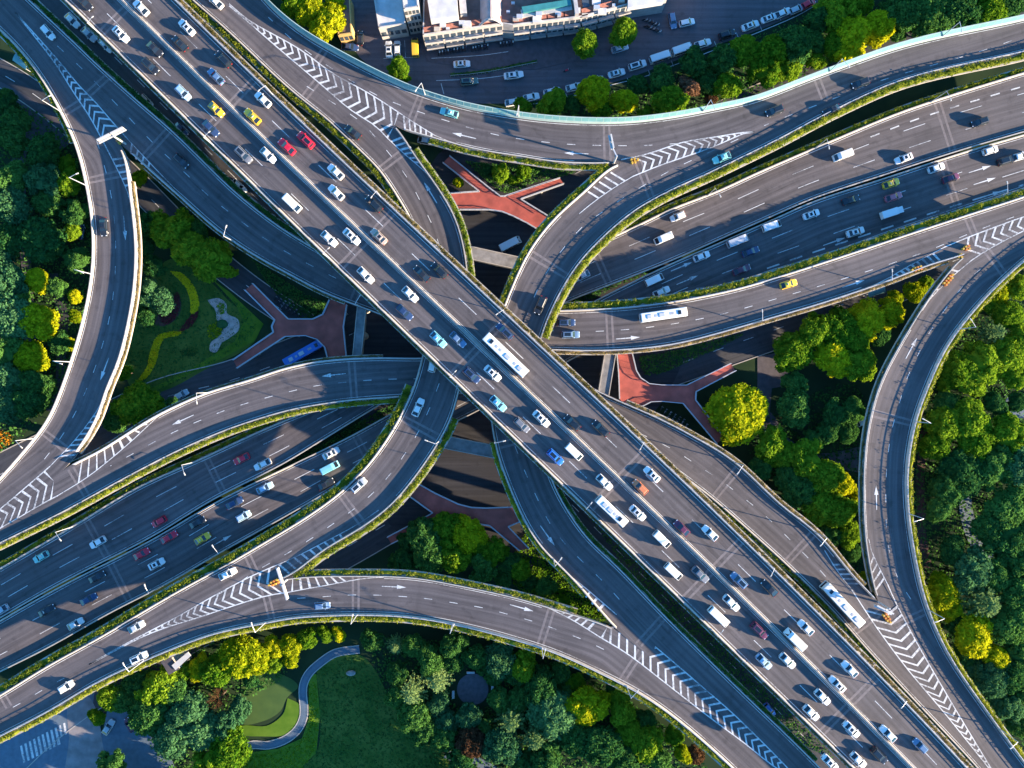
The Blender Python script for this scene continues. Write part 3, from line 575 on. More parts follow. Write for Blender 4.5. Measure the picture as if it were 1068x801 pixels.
# wide broken line of the right-hand lane of the highway
pxline(MK['HWS'], rd['HWS'], [(800, 280), (840, 266), (900, 246), (960, 226), (1020, 207), (1080, 189)], .4, .024, 3.6, 3.0)
pxline(MK['HWN'], rd['HWN'], [(1085, 85), (1040, 98), (960, 123), (900, 146)], .35, .024, 2.6, 3.2)
for k, mb in MK.items(): mb.build('lane_marking', M['paint'], roots[k])

# ------------------------------------------------------------------ ground
g = MB(); g.v = [(-2500, -2500, -.05), (2500, -2500, -.05), (2500, 2500, -.05), (-2500, 2500, -.05)]; g.f = [(0, 1, 2, 3)]
tag(g.build('ground', M['ground']), kind='structure')
def sheet(name, px, z, m, kind='structure', uv=True, th=None, label=None, cat=None, curve=False, zproj=None):
    if curve: px = [tuple(q) for q in cr(list(px) + [px[0]], 5)[:-1]]
    pts = [P(x, y, z if zproj is None else zproj) for x, y in px]
    ar = sum(pts[i].x * pts[(i + 1) % len(pts)].y - pts[(i + 1) % len(pts)].x * pts[i].y for i in range(len(pts)))
    if ar < 0: pts = pts[::-1]
    mb = MB()
    if th: mb.prism([(p.x, p.y) for p in pts], z - th, z)
    else: mb.v = [(p.x, p.y, z) for p in pts]; mb.f = [tuple(range(len(pts)))]
    if uv: mb.uv = [(v[0], v[1]) for v in mb.v]
    o = mb.build(name, m); tag(o, label, cat, kind=kind); return o
sheet('road', [(380, 330), (420, 230), (470, 150), (560, 150), (640, 180), (700, 250), (720, 340), (690, 420), (600, 520), (560, 590), (420, 560), (380, 470)], .045, M['asphalt_centre_shade'], curve=True)
def street(name, pts, wpx, m='asphalt_dark', z=.012, dash=True, kerb=True):
    c = cr(pts, 6); tg = np.gradient(c, axis=0); tg /= np.linalg.norm(tg, axis=1)[:, None]; nr = np.c_[-tg[:, 1], tg[:, 0]]
    root = empty(name, tuple(P(*c[len(c) // 2]))); tag(root, kind='structure'); bpy.context.view_layer.update()
    mb = MB(); mb.uv = []; s = 0; kb = MB(); kr = ([], []); mk = MB(); acc = []
    for i in range(len(c)):
        if i: s += np.linalg.norm(c[i] - c[i - 1]) * .27
        acc.append(s)
        for sg in (1, -1):
            p = P(*(c[i] + nr[i] * sg * wpx / 2)); mb.v.append((p.x, p.y, z)); mb.uv.append((s, (1 + sg) * wpx * .135))
            d = P(*(c[i] + nr[i] * sg * (wpx / 2 + 1))) - p; d.normalize()
            hk = .14 if np.hypot(c[i][0] - 540, c[i][1] - 365) > 175 else -.1
            kr[0 if sg > 0 else 1].append([p, p + Vector((0, 0, hk)), p + d * .25 + Vector((0, 0, hk)), p + d * .25])
    mb.f = [(2 * i, 2 * i + 2, 2 * i + 3, 2 * i + 1) for i in range(len(c) - 1)]
    if (Vector(mb.v[mb.f[0][1]]) - Vector(mb.v[0])).cross(Vector(mb.v[mb.f[0][3]]) - Vector(mb.v[0])).z < 0: mb.f = [f[::-1] for f in mb.f]
    mb.build('road_surface', M[m], root)
    if kerb:
        for r_ in kr: kb.loft(r_)
        kb.build('kerb', M['conc'], root, recalc=True)
    if dash:
        W3 = np.array([P(*q) for q in c]); ev = lambda q: Vector([np.interp(q, acc, W3[:, k]) for k in range(3)])
        q = 2
        while q < acc[-1] - 4:
            a0, a1 = ev(q), ev(q + 3); t = (a1 - a0).normalized(); n = Vector((-t.y, t.x, 0)) * .08; u = Vector((0, 0, z + .006))
            if a0.length < 34: q += 9; continue
            mk.add([a0 - n + u, a1 - n + u, a1 + n + u, a0 + n + u], [(0, 1, 2, 3)]); q += 9
        mk.build('lane_marking', M['paint'], root)
    return root
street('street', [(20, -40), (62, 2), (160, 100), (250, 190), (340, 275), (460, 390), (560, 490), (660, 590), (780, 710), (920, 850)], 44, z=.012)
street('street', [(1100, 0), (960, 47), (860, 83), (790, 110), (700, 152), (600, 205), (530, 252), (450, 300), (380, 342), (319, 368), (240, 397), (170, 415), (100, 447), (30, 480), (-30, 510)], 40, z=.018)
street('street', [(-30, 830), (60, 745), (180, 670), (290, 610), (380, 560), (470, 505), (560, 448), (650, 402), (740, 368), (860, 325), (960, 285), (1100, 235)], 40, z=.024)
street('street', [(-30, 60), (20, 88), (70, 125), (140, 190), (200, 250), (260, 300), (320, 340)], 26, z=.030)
sheet('pavement', [(0, 85), (20, 95), (45, 110), (66, 125), (72, 150), (60, 160), (40, 148), (30, 130), (15, 112), (0, 104)], .10, M['paver'], th=.1)
sheet('path', [(35, 120), (44, 124), (30, 152), (26, 180), (30, 240), (34, 300), (38, 400), (28, 400), (24, 300), (18, 240), (10, 180), (20, 146)], .06, M['paver'], th=.06, curve=True)
sheet('path', [(52, 285), (60, 285), (72, 330), (66, 400), (54, 430), (48, 428), (58, 395), (60, 335)], .05, M['asphalt_dark'], th=.05)
sheet('road', [(340, -30), (350, 20), (375, 60), (420, 98), (480, 108), (545, 108), (600, 98), (660, 80), (740, 50), (800, 28), (860, 2), (900, -30)], .008, M['asphalt_lane'])
sheet('pavement', [(441, 53), (530, 42), (608, 34), (625, 52), (618, 60), (560, 72), (500, 73), (446, 64)], .12, M['paver'], th=.12)
sheet('path', [(793, 425), (806, 432), (820, 455), (850, 472), (880, 470), (905, 466), (905, 492), (880, 490), (850, 488), (820, 478), (800, 460)], .06, M['paver'], th=.06, curve=True)
sheet('pavement', [(790, 372), (820, 366), (823, 402), (805, 405), (802, 440), (790, 440)], .10, M['paver'], th=.1)
sheet('pavement', [(1048, 412), (1090, 408), (1090, 436), (1052, 436)], .08, M['path'], th=.08)
sheet('path', [(1000, 505), (1012, 508), (1014, 530), (1024, 560), (1045, 585), (1080, 600), (1080, 612), (1040, 596), (1014, 572), (1002, 540)], .06, M['path'], th=.06, curve=True)
sheet('path', [(960, 448), (968, 450), (964, 500), (966, 560), (972, 590), (962, 600), (957, 560), (955, 500)], .05, M['soil'], th=.05)
sheet('plaza', [(-20, 750), (40, 722), (92, 690), (100, 712), (96, 740), (106, 765), (112, 800), (105, 830), (-20, 830)], .05, M['path'], th=.05)
sheet('plaza', [(78, 718), (92, 726), (102, 745), (106, 770), (110, 815), (70, 815), (72, 770), (70, 740)], .075, M['paver_pale'], th=.03, curve=True)
sheet('forecourt', [(112, 740), (130, 738), (150, 756), (178, 790), (190, 820), (110, 820), (104, 780)], .04, M['path'], th=.04)
cw = MB()
for i in range(12):
    x0 = 21 + i * 4.5; y0 = 778 - i * 2.35
    q = [P(x0, y0), P(x0 + 2.1, y0 - .8), P(x0 + 5.6 + (i * .1), y0 + 17), P(x0 + 3.4, y0 + 18)]
    if i > 8: q = [P(x0, y0), P(x0 + 2, y0 - .8), P(x0 + 4, y0 + 11), P(x0 + 2, y0 + 12)]
    cw.add([(p.x, p.y, .062) for p in q][::-1], [(0, 1, 2, 3)])
cw.build('crosswalk_marking', M['paint']); tag(bpy.data.objects['crosswalk_marking'], kind='structure')
# park with flower garden, left of centre
sheet('lawn', [(150, 300), (178, 270), (215, 290), (240, 315), (270, 340), (262, 360), (215, 385), (170, 408), (140, 408), (130, 380), (140, 340)], .05, M['lawn'], curve=True, uv=False)
sheet('lawn', [(222, 292), (240, 305), (275, 338), (265, 356), (235, 372), (170, 404), (160, 408), (150, 409), (200, 384), (245, 356), (254, 335), (246, 318)], .08, M['lawn2'], uv=False)
sheet('path', [(216, 313), (228, 311), (236, 317), (237, 327), (248, 333), (249, 344), (240, 352), (231, 358), (226, 367), (219, 366), (220, 357), (229, 350), (232, 342), (226, 333), (225, 325)], .12, M['sand'], th=.08, curve=True)
sheet('flowerbed', [(166, 325), (176, 312), (186, 308), (189, 320), (184, 332), (172, 340), (162, 338)], .1, M['soil'], th=.06, curve=True)
# park at the bottom
sheet('lawn', [(330, 700), (345, 687), (375, 683), (392, 700), (410, 735), (440, 765), (470, 795), (480, 815), (300, 815), (330, 785), (334, 745)], .06, M['lawn'], curve=True, uv=False)
sheet('lawn', [(322, 703), (330, 703), (334, 745), (330, 785), (300, 815), (250, 815), (250, 786), (290, 781), (315, 770), (322, 750)], .08, M['lawn2'], uv=False)
sheet('lawn', [(300, 728), (312, 735), (312, 752), (300, 766), (270, 768), (252, 766), (252, 757), (278, 757), (295, 745)], .08, M['lawn2'], curve=True, uv=False)
sheet('lawn_patch', [(252, 706), (275, 700), (300, 706), (311, 716), (300, 727), (292, 742), (275, 752), (252, 754)], .03, M['lawn_patch'], curve=True, uv=False)  # area of green lawn, not open water
street('path', [(375, 677), (350, 681), (333, 692), (321, 704), (316, 718), (317, 745), (311, 760), (298, 771), (280, 777), (262, 777), (250, 786)], 7, m='path_uv', z=.13, dash=False, kerb=True)
sheet('path', [(462, 790), (470, 783), (500, 790), (520, 801), (525, 815), (500, 815), (485, 800)], .08, M['path'], th=.06)
pz = [(493 + 16.5 * math.cos(t / 24 * 6.2832), 719 + 16.5 * math.sin(t / 24 * 6.2832)) for t in range(24)]
sheet('round_plaza', pz, .15, M['plaza'], th=.15)

# ------------------------------------------------------------------ foliage
rng = np.random.default_rng(11)
def quads(centers, normals, sizes, tilt=.6):
    """leaf-clump quads as vertex and face arrays"""
    n = len(centers); nr = normals + rng.normal(0, tilt, (n, 3)); nr /= np.linalg.norm(nr, axis=1)[:, None] + 1e-9
    h = rng.normal(size=(n, 3)); u = np.cross(nr, h); u /= np.linalg.norm(u, axis=1)[:, None] + 1e-9; v = np.cross(nr, u)
    s = sizes[:, None] * .5; e = rng.uniform(.55, 1.0, (n, 1))
    vs = np.stack([centers - u * s - v * s * e * .4, centers - v * s * e, centers + u * s * 1.1, centers + v * s * e], 1).reshape(-1, 3)
    fs = np.arange(4 * n).reshape(-1, 4); return vs, fs
def meshobj(name, vs, fs, m, parent=None):
    me = bpy.data.meshes.new(name); me.from_pydata(vs.tolist(), [], fs.tolist()); me.materials.append(m)
    o = bpy.data.objects.new(name, me); C.objects.link(o)
    if parent: o.parent = parent
    return o
def ico(sub, amp, seed):
    bm = bmesh.new(); bmesh.ops.create_icosphere(bm, subdivisions=sub, radius=1.0)
    vs = np.array([v.co[:] for v in bm.verts]); fs = np.array([[v.index for v in f.verts] for f in bm.faces]); bm.free()
    r = np.random.default_rng(seed); k = r.normal(0, 2.2, (5, 3)); ph = r.uniform(0, 6, 5)
    d = sum(np.sin(vs @ k[i] + ph[i]) for i in range(5)) / 5 * amp
    return vs * (1 + d)[:, None], fs
def broad(seed, nl=34, per=165, ls=.118, flat=.85):
    r = np.random.default_rng(seed); V = []; F = []; o = 0
    k = r.normal(0, 1.3, (3, 2)); ph = r.uniform(0, 6, 3)
    def rim(az): return 1 + .13 * sum(math.sin(q[0] * 1.6 * math.cos(az) + q[1] * 1.6 * math.sin(az) + p) for q, p in zip(k, ph))
    for i in range(nl):
        zc = r.uniform(-.25, 1) if i > 6 else r.uniform(.3, .9); az = r.uniform(0, 6.2832); rr = math.sqrt(max(0, 1 - zc * zc)) if zc > 0 else 1
        lr = r.uniform(.14, .28); rad = (.80 - lr * .3) * rim(az) * r.uniform(.82, 1.05)
        c = np.array([math.cos(az) * rr * rad, math.sin(az) * rr * rad, (zc * .62) * flat])
        ivs, ifs = ico(2, .34, seed * 50 + i); ivs = ivs * lr * .80 + c; V.append(ivs); F.append([list(map(int, f)) for f in ifs + o]); o += len(ivs)
        d = r.normal(size=(per, 3)); d[:, 2] = d[:, 2] * .9 + .25; d /= np.linalg.norm(d, axis=1)[:, None]
        cc = c + d * lr * r.uniform(.82, 1.25, (per, 1)); vs, fs = quads(cc, d, r.uniform(.6, 1.3, per) * ls, .8); V.append(vs); F.append((fs + o).tolist()); o += len(vs)
    ivs, ifs = ico(3, .12, seed); ivs = ivs * np.array([.66, .66, .42]) + np.array([0, 0, .05]); V.append(ivs); F.append((ifs + o).tolist()); o += len(ivs)
    return np.vstack(V), [f for b in F for f in b]
def conifer(seed, nb=19):
    r = np.random.default_rng(seed); V = []; F = []; o = 0
    for lev in range(6):
        zz = -.5 + lev * .3; ln = 1.0 - lev * .155; n = nb - lev * 2
        for i in range(n):
            az = i / n * 6.2832 + r.uniform(-.15, .15) + lev; L_ = ln * r.uniform(.7, 1.08)
            m = 34; t = np.sort(r.uniform(.05, 1, m)); w_ = .12 * (1 - t * .65)
            d = np.array([math.cos(az), math.sin(az), 0]); s = np.array([-d[1], d[0], 0])
            cc = d * (t * L_)[:, None] + s * (r.normal(0, 1, m) * w_ * .5)[:, None] + np.array([0, 0, 1]) * (zz + .15 - t * .22 * L_ + r.normal(0, .02, m))[:, None]
            vs, fs = quads(cc, np.tile([0, 0, 1.], (m, 1)), r.uniform(.6, 1.1, m) * .1, .35); V.append(vs); F.append((fs + o).tolist()); o += len(vs)
    return np.vstack(V), [f for b in F for f in b]
CR = {}
for i in range(7):
    v, f = broad(100 + i, nl=[44, 50, 38, 54, 46, 40, 56][i], flat=[.85, .75, .95, .8, .9, 1.0, .75][i])
    me = bpy.data.meshes.new('crown'); me.from_pydata(v.tolist(), [], f); me.materials.append(M['leafG']); CR['b%d' % i] = me
for i in range(2):
    v, f = conifer(300 + i, 19 - 4 * i); me = bpy.data.meshes.new('crown'); me.from_pydata(v.tolist(), [], f); me.materials.append(M['leafS']); CR['c%d' % i] = me
v, f = broad(777, nl=26, per=40, ls=.10); keep = len(f)
me = bpy.data.meshes.new('crown'); bb = MB()
for i in range(90):
    az = random.uniform(0, 6.28); el = random.uniform(-.1, 1.3); d = Vector((math.cos(az) * math.cos(el), math.sin(az) * math.cos(el), math.sin(el) * .8)); b0 = d * random.uniform(.05, .4); b1 = d * random.uniform(.7, 1.05)
    bb.bar(b0, b1, .022, 4, .006)
    for _ in range(3): bb.bar(b0.lerp(b1, random.uniform(.4, .8)), b1 + Vector((random.uniform(-.2, .2), random.uniform(-.2, .2), random.uniform(-.1, .15))), .012, 3, .004)
me.from_pydata(bb.v, [], bb.f); me.materials.append(M['leafB']); CR['bare'] = me
tk = MB(); tk.bar((0, 0, -.2), (0, 0, 3.2), .26, 8, .2); tk.bar((0, 0, 3.0), (.1, .1, 5.2), .2, 8, .12)
for az in (0, 1.3, 2.6, 3.9, 5.1): tk.bar((0, 0, 2.8 + az * .1), (1.6 * math.cos(az), 1.6 * math.sin(az), 5.2), .12, 6, .06)
TRUNK = bpy.data.meshes.new('trunk'); TRUNK.from_pydata(tk.v, [], tk.f); TRUNK.materials.append(M['bark'])
KIND = {'Y': ('leafY', 'bright yellow-green'), 'G': ('leafG', 'mid-green'), 'D': ('leafD', 'dark green'), 'T': ('leafT', 'blue-green'), 'S': ('leafS', 'pale star-shaped'), 'P': ('leafP', 'dry pinkish'), 'B': ('leafB', 'bare brown'), 'R': ('leafB', 'dark reddish')}
TREES = {
'west woods beside the left curved ramp': [(8,108,12,'D'),(18,128,14,'D'),(5,140,14,'G'),(16,147,15,'D'),(47,158,17,'D'),(70,172,9,'G'),(45,186,18,'G'),(72,192,14,'G'),(12,190,18,'D'),(16,120,6,'Y'),(5,102,9,'G'),(43,252,26,'G'),(10,212,20,'G'),(50,212,14,'G'),(80,221,13,'D'),(81,272,13,'D'),(39,292,13,'Y'),(41,336,18,'Y'),(13,331,24,'T'),(10,292,20,'T'),(34,372,16,'Y'),(34,400,16,'G'),(78,310,8,'Y'),(80,331,7,'Y'),(74,360,7,'Y'),(62,357,11,'D'),(8,366,17,'D'),(10,394,18,'T'),(50,404,12,'D'),(10,418,20,'T'),(34,418,20,'D'),(12,250,16,'D'),(22,308,12,'D'),(76,242,9,'G'),(60,300,10,'D'),(0,270,16,'T')],
'garden between the left ramps': [(157,236,14,'D'),(183,240,22,'G'),(199,260,18,'G'),(223,272,22,'G'),(151,258,11,'D'),(162,279,12,'D'),(157,305,14,'T'),(168,312,14,'T'),(131,389,8,'G'),(139,424,22,'G'),(121,440,13,'D'),(160,424,15,'G'),(145,186,9,'Y'),(152,330,10,'D'),(205,243,12,'D'),(176,424,10,'D'),(240,284,8,'G')],
'bank above the teal-railed ramp': [(324,12,15,'Y'),(344,24,16,'Y'),(334,38,9,'Y'),(307,4,14,'G'),(349,5,12,'Y')],
'top street': [(417,75,12,'G'),(609,46,14,'G'),(651,34,15,'G')],
'verge below the top street': [(546,113,10,'G'),(577,107,14,'G'),(596,109,9,'D'),(619,96,17,'Y'),(651,107,14,'Y'),(628,114,11,'G'),(674,119,8,'G'),(698,107,17,'G'),(719,92,11,'P'),(666,89,11,'D'),(690,86,14,'D'),(724,68,15,'D'),(752,63,17,'D'),(758,89,15,'G'),(776,54,16,'G'),(795,72,16,'G'),(737,85,12,'D'),(804,54,20,'G'),(827,47,20,'D'),(804,77,13,'G'),(824,70,14,'G'),(742,103,7,'R')],
'upper right woods': [(870,14,20,'G'),(888,38,25,'Y'),(914,30,18,'Y'),(872,48,15,'G'),(852,22,15,'D'),(846,44,13,'D'),(940,12,24,'D'),(971,16,24,'D'),(998,14,22,'D'),(1032,12,17,'G'),(1053,8,14,'D'),(968,32,12,'G'),(898,3,15,'G'),(935,34,10,'D'),(1012,26,12,'D'),(850,64,10,'G'),(1050,-4,16,'D'),(952,-6,18,'D')],
'planting by the upper red footbridge': [(478,191,6,'Y'),(522,181,10,'G'),(546,178,9,'G'),(508,178,7,'D'),(535,188,6,'G'),(560,172,8,'D')],
'wood right of the right red footbridge': [(769,429,30,'Y'),(803,466,17,'G'),(792,489,12,'D'),(827,424,19,'D'),(815,475,15,'G'),(840,484,22,'G'),(859,500,20,'G'),(877,503,14,'Y'),(835,512,17,'D'),(853,531,19,'G'),(874,534,18,'G'),(885,557,14,'G'),(868,556,12,'D'),(888,575,10,'D'),(862,452,12,'D'),(872,434,15,'D'),(888,428,13,'D'),(884,450,11,'D'),(893,517,8,'Y'),(901,600,5,'Y'),(820,494,14,'D'),(846,460,11,'D')],
'clump below the long right-hand ramp': [(827,368,20,'G'),(848,346,18,'G'),(874,347,22,'G'),(867,371,20,'Y'),(903,333,18,'Y'),(927,326,15,'Y'),(933,312,10,'Y'),(955,305,11,'Y'),(966,294,8,'G'),(896,380,18,'G'),(827,400,12,'D'),(892,356,16,'G'),(915,350,12,'D')],
'right woods beside the right curved ramp': [(1040,306,13,'Y'),(1060,300,14,'G'),(1030,318,10,'G'),(1050,328,15,'G'),(1034,347,17,'S'),(997,383,18,'G'),(1024,378,22,'G'),(1050,373,20,'G'),(1064,355,15,'G'),(1058,394,15,'G'),(1013,399,15,'G'),(986,398,10,'G'),(984,445,20,'G'),(1011,442,22,'G'),(975,466,17,'G'),(1016,465,21,'G'),(1050,452,21,'G'),(1003,490,23,'G'),(1034,486,22,'G'),(1062,486,20,'G'),(987,510,18,'D'),(978,530,15,'D'),(1047,531,24,'D'),(1050,562,25,'D'),(1064,583,20,'D'),(1030,552,16,'D'),(992,575,14,'D'),(1013,596,22,'T'),(985,420,12,'D'),(1036,420,12,'D'),(1064,530,14,'D'),(1060,420,10,'D')],
'lower right woods': [(982,618,17,'Y'),(990,636,13,'Y'),(978,604,10,'Y'),(1014,664,21,'Y'),(1036,688,16,'Y'),(1004,683,13,'G'),(1032,711,20,'G'),(1050,704,18,'G'),(1024,628,26,'S'),(1052,651,22,'D'),(1063,617,20,'D'),(1047,738,17,'G'),(1064,754,14,'D'),(1062,680,16,'D'),(1000,652,12,'G'),(1036,600,16,'D'),(1020,696,12,'G'),(1066,720,14,'D')],
'clump below the lower red footbridge': [(443,557,20,'D'),(464,549,16,'G'),(489,557,18,'Y'),(475,581,17,'G'),(449,581,18,'D'),(504,589,15,'D'),(517,575,15,'G'),(532,587,12,'D'),(543,593,13,'G'),(424,565,11,'D'),(421,584,14,'D'),(500,570,12,'G'),(569,611,11,'D'),(588,626,7,'G'),(552,607,9,'D'),(466,567,14,'G'),(525,604,9,'D')],
'lower left park': [(268,686,17,'Y'),(250,684,21,'Y'),(284,674,12,'Y'),(304,672,12,'Y'),(320,665,11,'G'),(340,662,9,'G'),(354,662,8,'Y'),(304,688,9,'Y'),(227,698,18,'G'),(210,696,13,'Y'),(168,714,20,'G'),(145,711,17,'D'),(116,726,15,'G'),(183,718,18,'D'),(157,743,20,'D'),(197,738,20,'T'),(183,769,21,'T'),(210,761,19,'T'),(228,729,14,'B'),(237,759,17,'T'),(241,782,21,'G'),(223,793,17,'G'),(250,738,12,'T'),(102,748,9,'G'),(128,728,14,'D'),(262,709,8,'D'),(118,796,13,'D'),(190,700,12,'G'),(150,826,20,'D'),(190,832,20,'D'),(110,836,20,'D'),(240,836,20,'D'),(286,690,10,'G'),(140,735,10,'D')],  # dark trees past the bottom frame edge are unseen, added to shade the plaza
'lower middle park': [(413,673,12,'S'),(457,709,19,'S'),(430,722,18,'S'),(533,750,20,'S'),(449,690,16,'D'),(388,668,11,'D'),(432,672,13,'D'),(472,672,15,'D'),(497,684,14,'D'),(522,687,17,'G'),(540,700,14,'D'),(472,690,12,'D'),(415,702,13,'D'),(456,735,12,'G'),(466,752,12,'G'),(432,748,17,'D'),(442,763,15,'D'),(463,771,15,'G'),(488,748,14,'G'),(492,772,17,'R'),(482,792,16,'G'),(522,777,20,'G'),(515,706,9,'D'),(520,728,13,'D'),(414,727,12,'D'),(505,760,10,'D'),(505,696,8,'D')],
'bottom woods right of the round plaza': [(546,694,16,'G'),(564,714,19,'D'),(611,735,22,'Y'),(578,745,24,'T'),(558,769,19,'S'),(540,728,13,'D'),(625,778,24,'D'),(600,770,18,'D'),(648,741,17,'G'),(658,762,15,'G'),(674,777,17,'G'),(687,792,15,'D'),(704,768,11,'G'),(725,788,9,'R'),(712,785,10,'Y'),(640,719,10,'D'),(672,750,11,'D'),(585,700,12,'D'),(600,712,10,'G'),(570,790,18,'D'),(590,722,12,'D'),(650,790,16,'D'),(545,795,14,'D'),(500,826,22,'D'),(462,842,22,'D'),(545,836,22,'D'),(420,850,20,'D')]}  # last dark trees, below the frame, are added to shade the park lawn
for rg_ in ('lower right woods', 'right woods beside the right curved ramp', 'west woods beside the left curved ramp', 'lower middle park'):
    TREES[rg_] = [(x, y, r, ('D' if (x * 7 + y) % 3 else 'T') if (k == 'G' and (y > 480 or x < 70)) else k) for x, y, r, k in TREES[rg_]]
ORD = ['', 'first', 'second', 'third', 'fourth', 'fifth', 'sixth', 'seventh', 'eighth', 'ninth', 'tenth', 'eleventh', 'twelfth', 'thirteenth', 'fourteenth', 'fifteenth', 'sixteenth', 'seventeenth', 'eighteenth', 'nineteenth', 'twentieth', 'twenty-first', 'twenty-second', 'twenty-third', 'twenty-fourth', 'twenty-fifth']
ti = 0
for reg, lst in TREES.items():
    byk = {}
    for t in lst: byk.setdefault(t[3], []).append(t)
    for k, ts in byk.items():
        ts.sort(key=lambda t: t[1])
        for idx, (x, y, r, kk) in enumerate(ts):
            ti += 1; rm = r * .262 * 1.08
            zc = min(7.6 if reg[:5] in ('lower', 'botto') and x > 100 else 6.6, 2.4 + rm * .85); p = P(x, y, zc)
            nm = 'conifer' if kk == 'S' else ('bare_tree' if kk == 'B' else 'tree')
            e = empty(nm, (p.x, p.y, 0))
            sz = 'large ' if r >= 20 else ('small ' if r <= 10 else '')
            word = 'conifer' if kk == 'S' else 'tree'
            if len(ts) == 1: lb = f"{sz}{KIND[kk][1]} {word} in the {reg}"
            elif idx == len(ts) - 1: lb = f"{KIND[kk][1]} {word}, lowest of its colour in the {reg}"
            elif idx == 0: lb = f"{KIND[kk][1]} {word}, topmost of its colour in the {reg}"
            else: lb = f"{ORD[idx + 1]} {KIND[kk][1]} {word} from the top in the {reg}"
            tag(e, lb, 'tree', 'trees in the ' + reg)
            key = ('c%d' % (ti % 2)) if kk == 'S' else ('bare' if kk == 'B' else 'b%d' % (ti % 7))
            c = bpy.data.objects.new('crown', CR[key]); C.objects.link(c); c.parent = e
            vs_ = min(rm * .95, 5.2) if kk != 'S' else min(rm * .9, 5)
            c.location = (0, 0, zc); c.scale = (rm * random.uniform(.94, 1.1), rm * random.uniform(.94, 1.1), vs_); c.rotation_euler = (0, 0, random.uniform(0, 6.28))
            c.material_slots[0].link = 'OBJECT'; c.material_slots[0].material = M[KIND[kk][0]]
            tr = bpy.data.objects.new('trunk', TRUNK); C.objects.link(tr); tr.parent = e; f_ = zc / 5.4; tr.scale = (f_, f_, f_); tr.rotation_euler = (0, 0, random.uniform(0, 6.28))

def hedge_strip(name, pts3, wd, hh, m, dens=26, ls=.34, label='', cat='hedge', group=None, zoff=0.0):
    """leafy strip along a world polyline (centre line of the planting); one continuous plant bed"""
    A = np.array([tuple(p) for p in pts3]); d = np.r_[0, np.cumsum(np.linalg.norm(np.diff(A, axis=0), axis=1))]; Ltot = d[-1]
    n = int(Ltot * dens * wd); s = rng.uniform(0, Ltot, n)
    c = np.stack([np.interp(s, d, A[:, k]) for k in range(3)], 1); e_ = np.clip(s + .5, 0, Ltot); f_ = np.clip(s - .5, 0, Ltot)
    t = np.stack([np.interp(e_, d, A[:, k]) - np.interp(f_, d, A[:, k]) for k in range(3)], 1); t /= np.linalg.norm(t, axis=1)[:, None] + 1e-9
    nn = np.c_[-t[:, 1], t[:, 0], np.zeros(n)]
    u = rng.uniform(-1, 1, n); bump = .75 + .3 * np.sin(s * 1.9 + 3 * np.sin(s * .37)) * .5 + .25 * rng.uniform(-1, 1, n)
    zz = hh * np.sqrt(np.clip(1 - (u * .85) ** 2, .05, 1)) * bump * rng.uniform(.75, 1.1, n)
    cc = c + nn * (u * wd / 2 * (1 + .18 * np.sin(s * 2.6)))[:, None] + np.array([0, 0, 1]) * (zz + zoff)[:, None]
    nrm = nn * (u * .8)[:, None] + np.array([0, 0, 1.])
    dens_ = np.sin(s * 1.15 + 2.1 * np.sin(s * .23)) + .8 * np.sin(s * .41 + 1.7) + .5 * np.sin(u * 3 + s * .7)
    keep = dens_ > -1.15; cc, nrm, n = cc[keep], nrm[keep], int(keep.sum()); vs, fs = quads(cc, nrm, rng.uniform(.5, 1.4, n) * ls, .55)
    mb = MB(); rings = []
    m_ = max(2, int(Ltot / 1.2))
    for i in range(m_ + 1):
        q = Ltot * i / m_; p = Vector([np.interp(q, d, A[:, k]) for k in range(3)]); p2 = Vector([np.interp(min(q + .5, Ltot), d, A[:, k]) - np.interp(max(q - .5, 0), d, A[:, k]) for k in range(3)]).normalized()
        x = Vector((-p2.y, p2.x, 0)) * wd / 2 * random.uniform(.55, 1); h_ = hh * random.uniform(.12, .7); z = Vector((0, 0, 1))
        rings.append([p - x * .9 + z * (zoff - .05), p - x * .75 + z * (zoff + h_ * .7), p + z * (zoff + h_), p + x * .75 + z * (zoff + h_ * .7), p + x * .9 + z * (zoff - .05)])
    mb.loft(rings, close=True); V = mb.v + vs.tolist(); o = len(mb.v); F = mb.f + (fs + o).tolist()
    me = bpy.data.meshes.new(name); me.from_pydata(V, [], F); me.materials.append(m)
    ob = bpy.data.objects.new(name, me); C.objects.link(ob); return ob
def edge_hedge(key, side, pa, pb, wd=1.7, hh=1.0, mk='leafH', zoff=.05, label='', dens=26, cat='hedge', gap=.12):
    road = rd[key]; s0 = road.near(pa) if pa else 0; s1 = road.near(pb) if pb else road.len
    pts = []
    for q in np.arange(s0, s1, 2.0): pts.append(road.evm(q, 0) + (road.ev(q, 0) - road.ev(q, 1)).normalized() * (wd / 2 + gap) if side == 'L' else road.ev(q, 1) + (road.ev(q, 1) - road.ev(q, 0)).normalized() * (wd / 2 + gap))
    root = empty('planter_hedge', (pts[len(pts) // 2].x, pts[len(pts) // 2].y, pts[len(pts) // 2].z)); tag(root, label, cat, 'planted troughs along the elevated roads'); bpy.context.view_layer.update()
    o = hedge_strip('foliage', pts, wd, hh, M[mk], dens=dens, zoff=zoff); o.parent = root; o.matrix_parent_inverse = root.matrix_basis.inverted()
    tr = MB(); rings = []
    for i, p in enumerate(pts):
        t = (pts[min(i + 1, len(pts) - 1)] - pts[max(i - 1, 0)]).normalized(); x = Vector((-t.y, t.x, 0)) * (wd / 2 + .04); z = Vector((0, 0, 1))
        rings.append([p - x - z * .5, p - x + z * .12, p + x + z * .12, p + x - z * .5])
    tr.loft(rings); tr.build('trough', M['conc'], root, recalc=True)
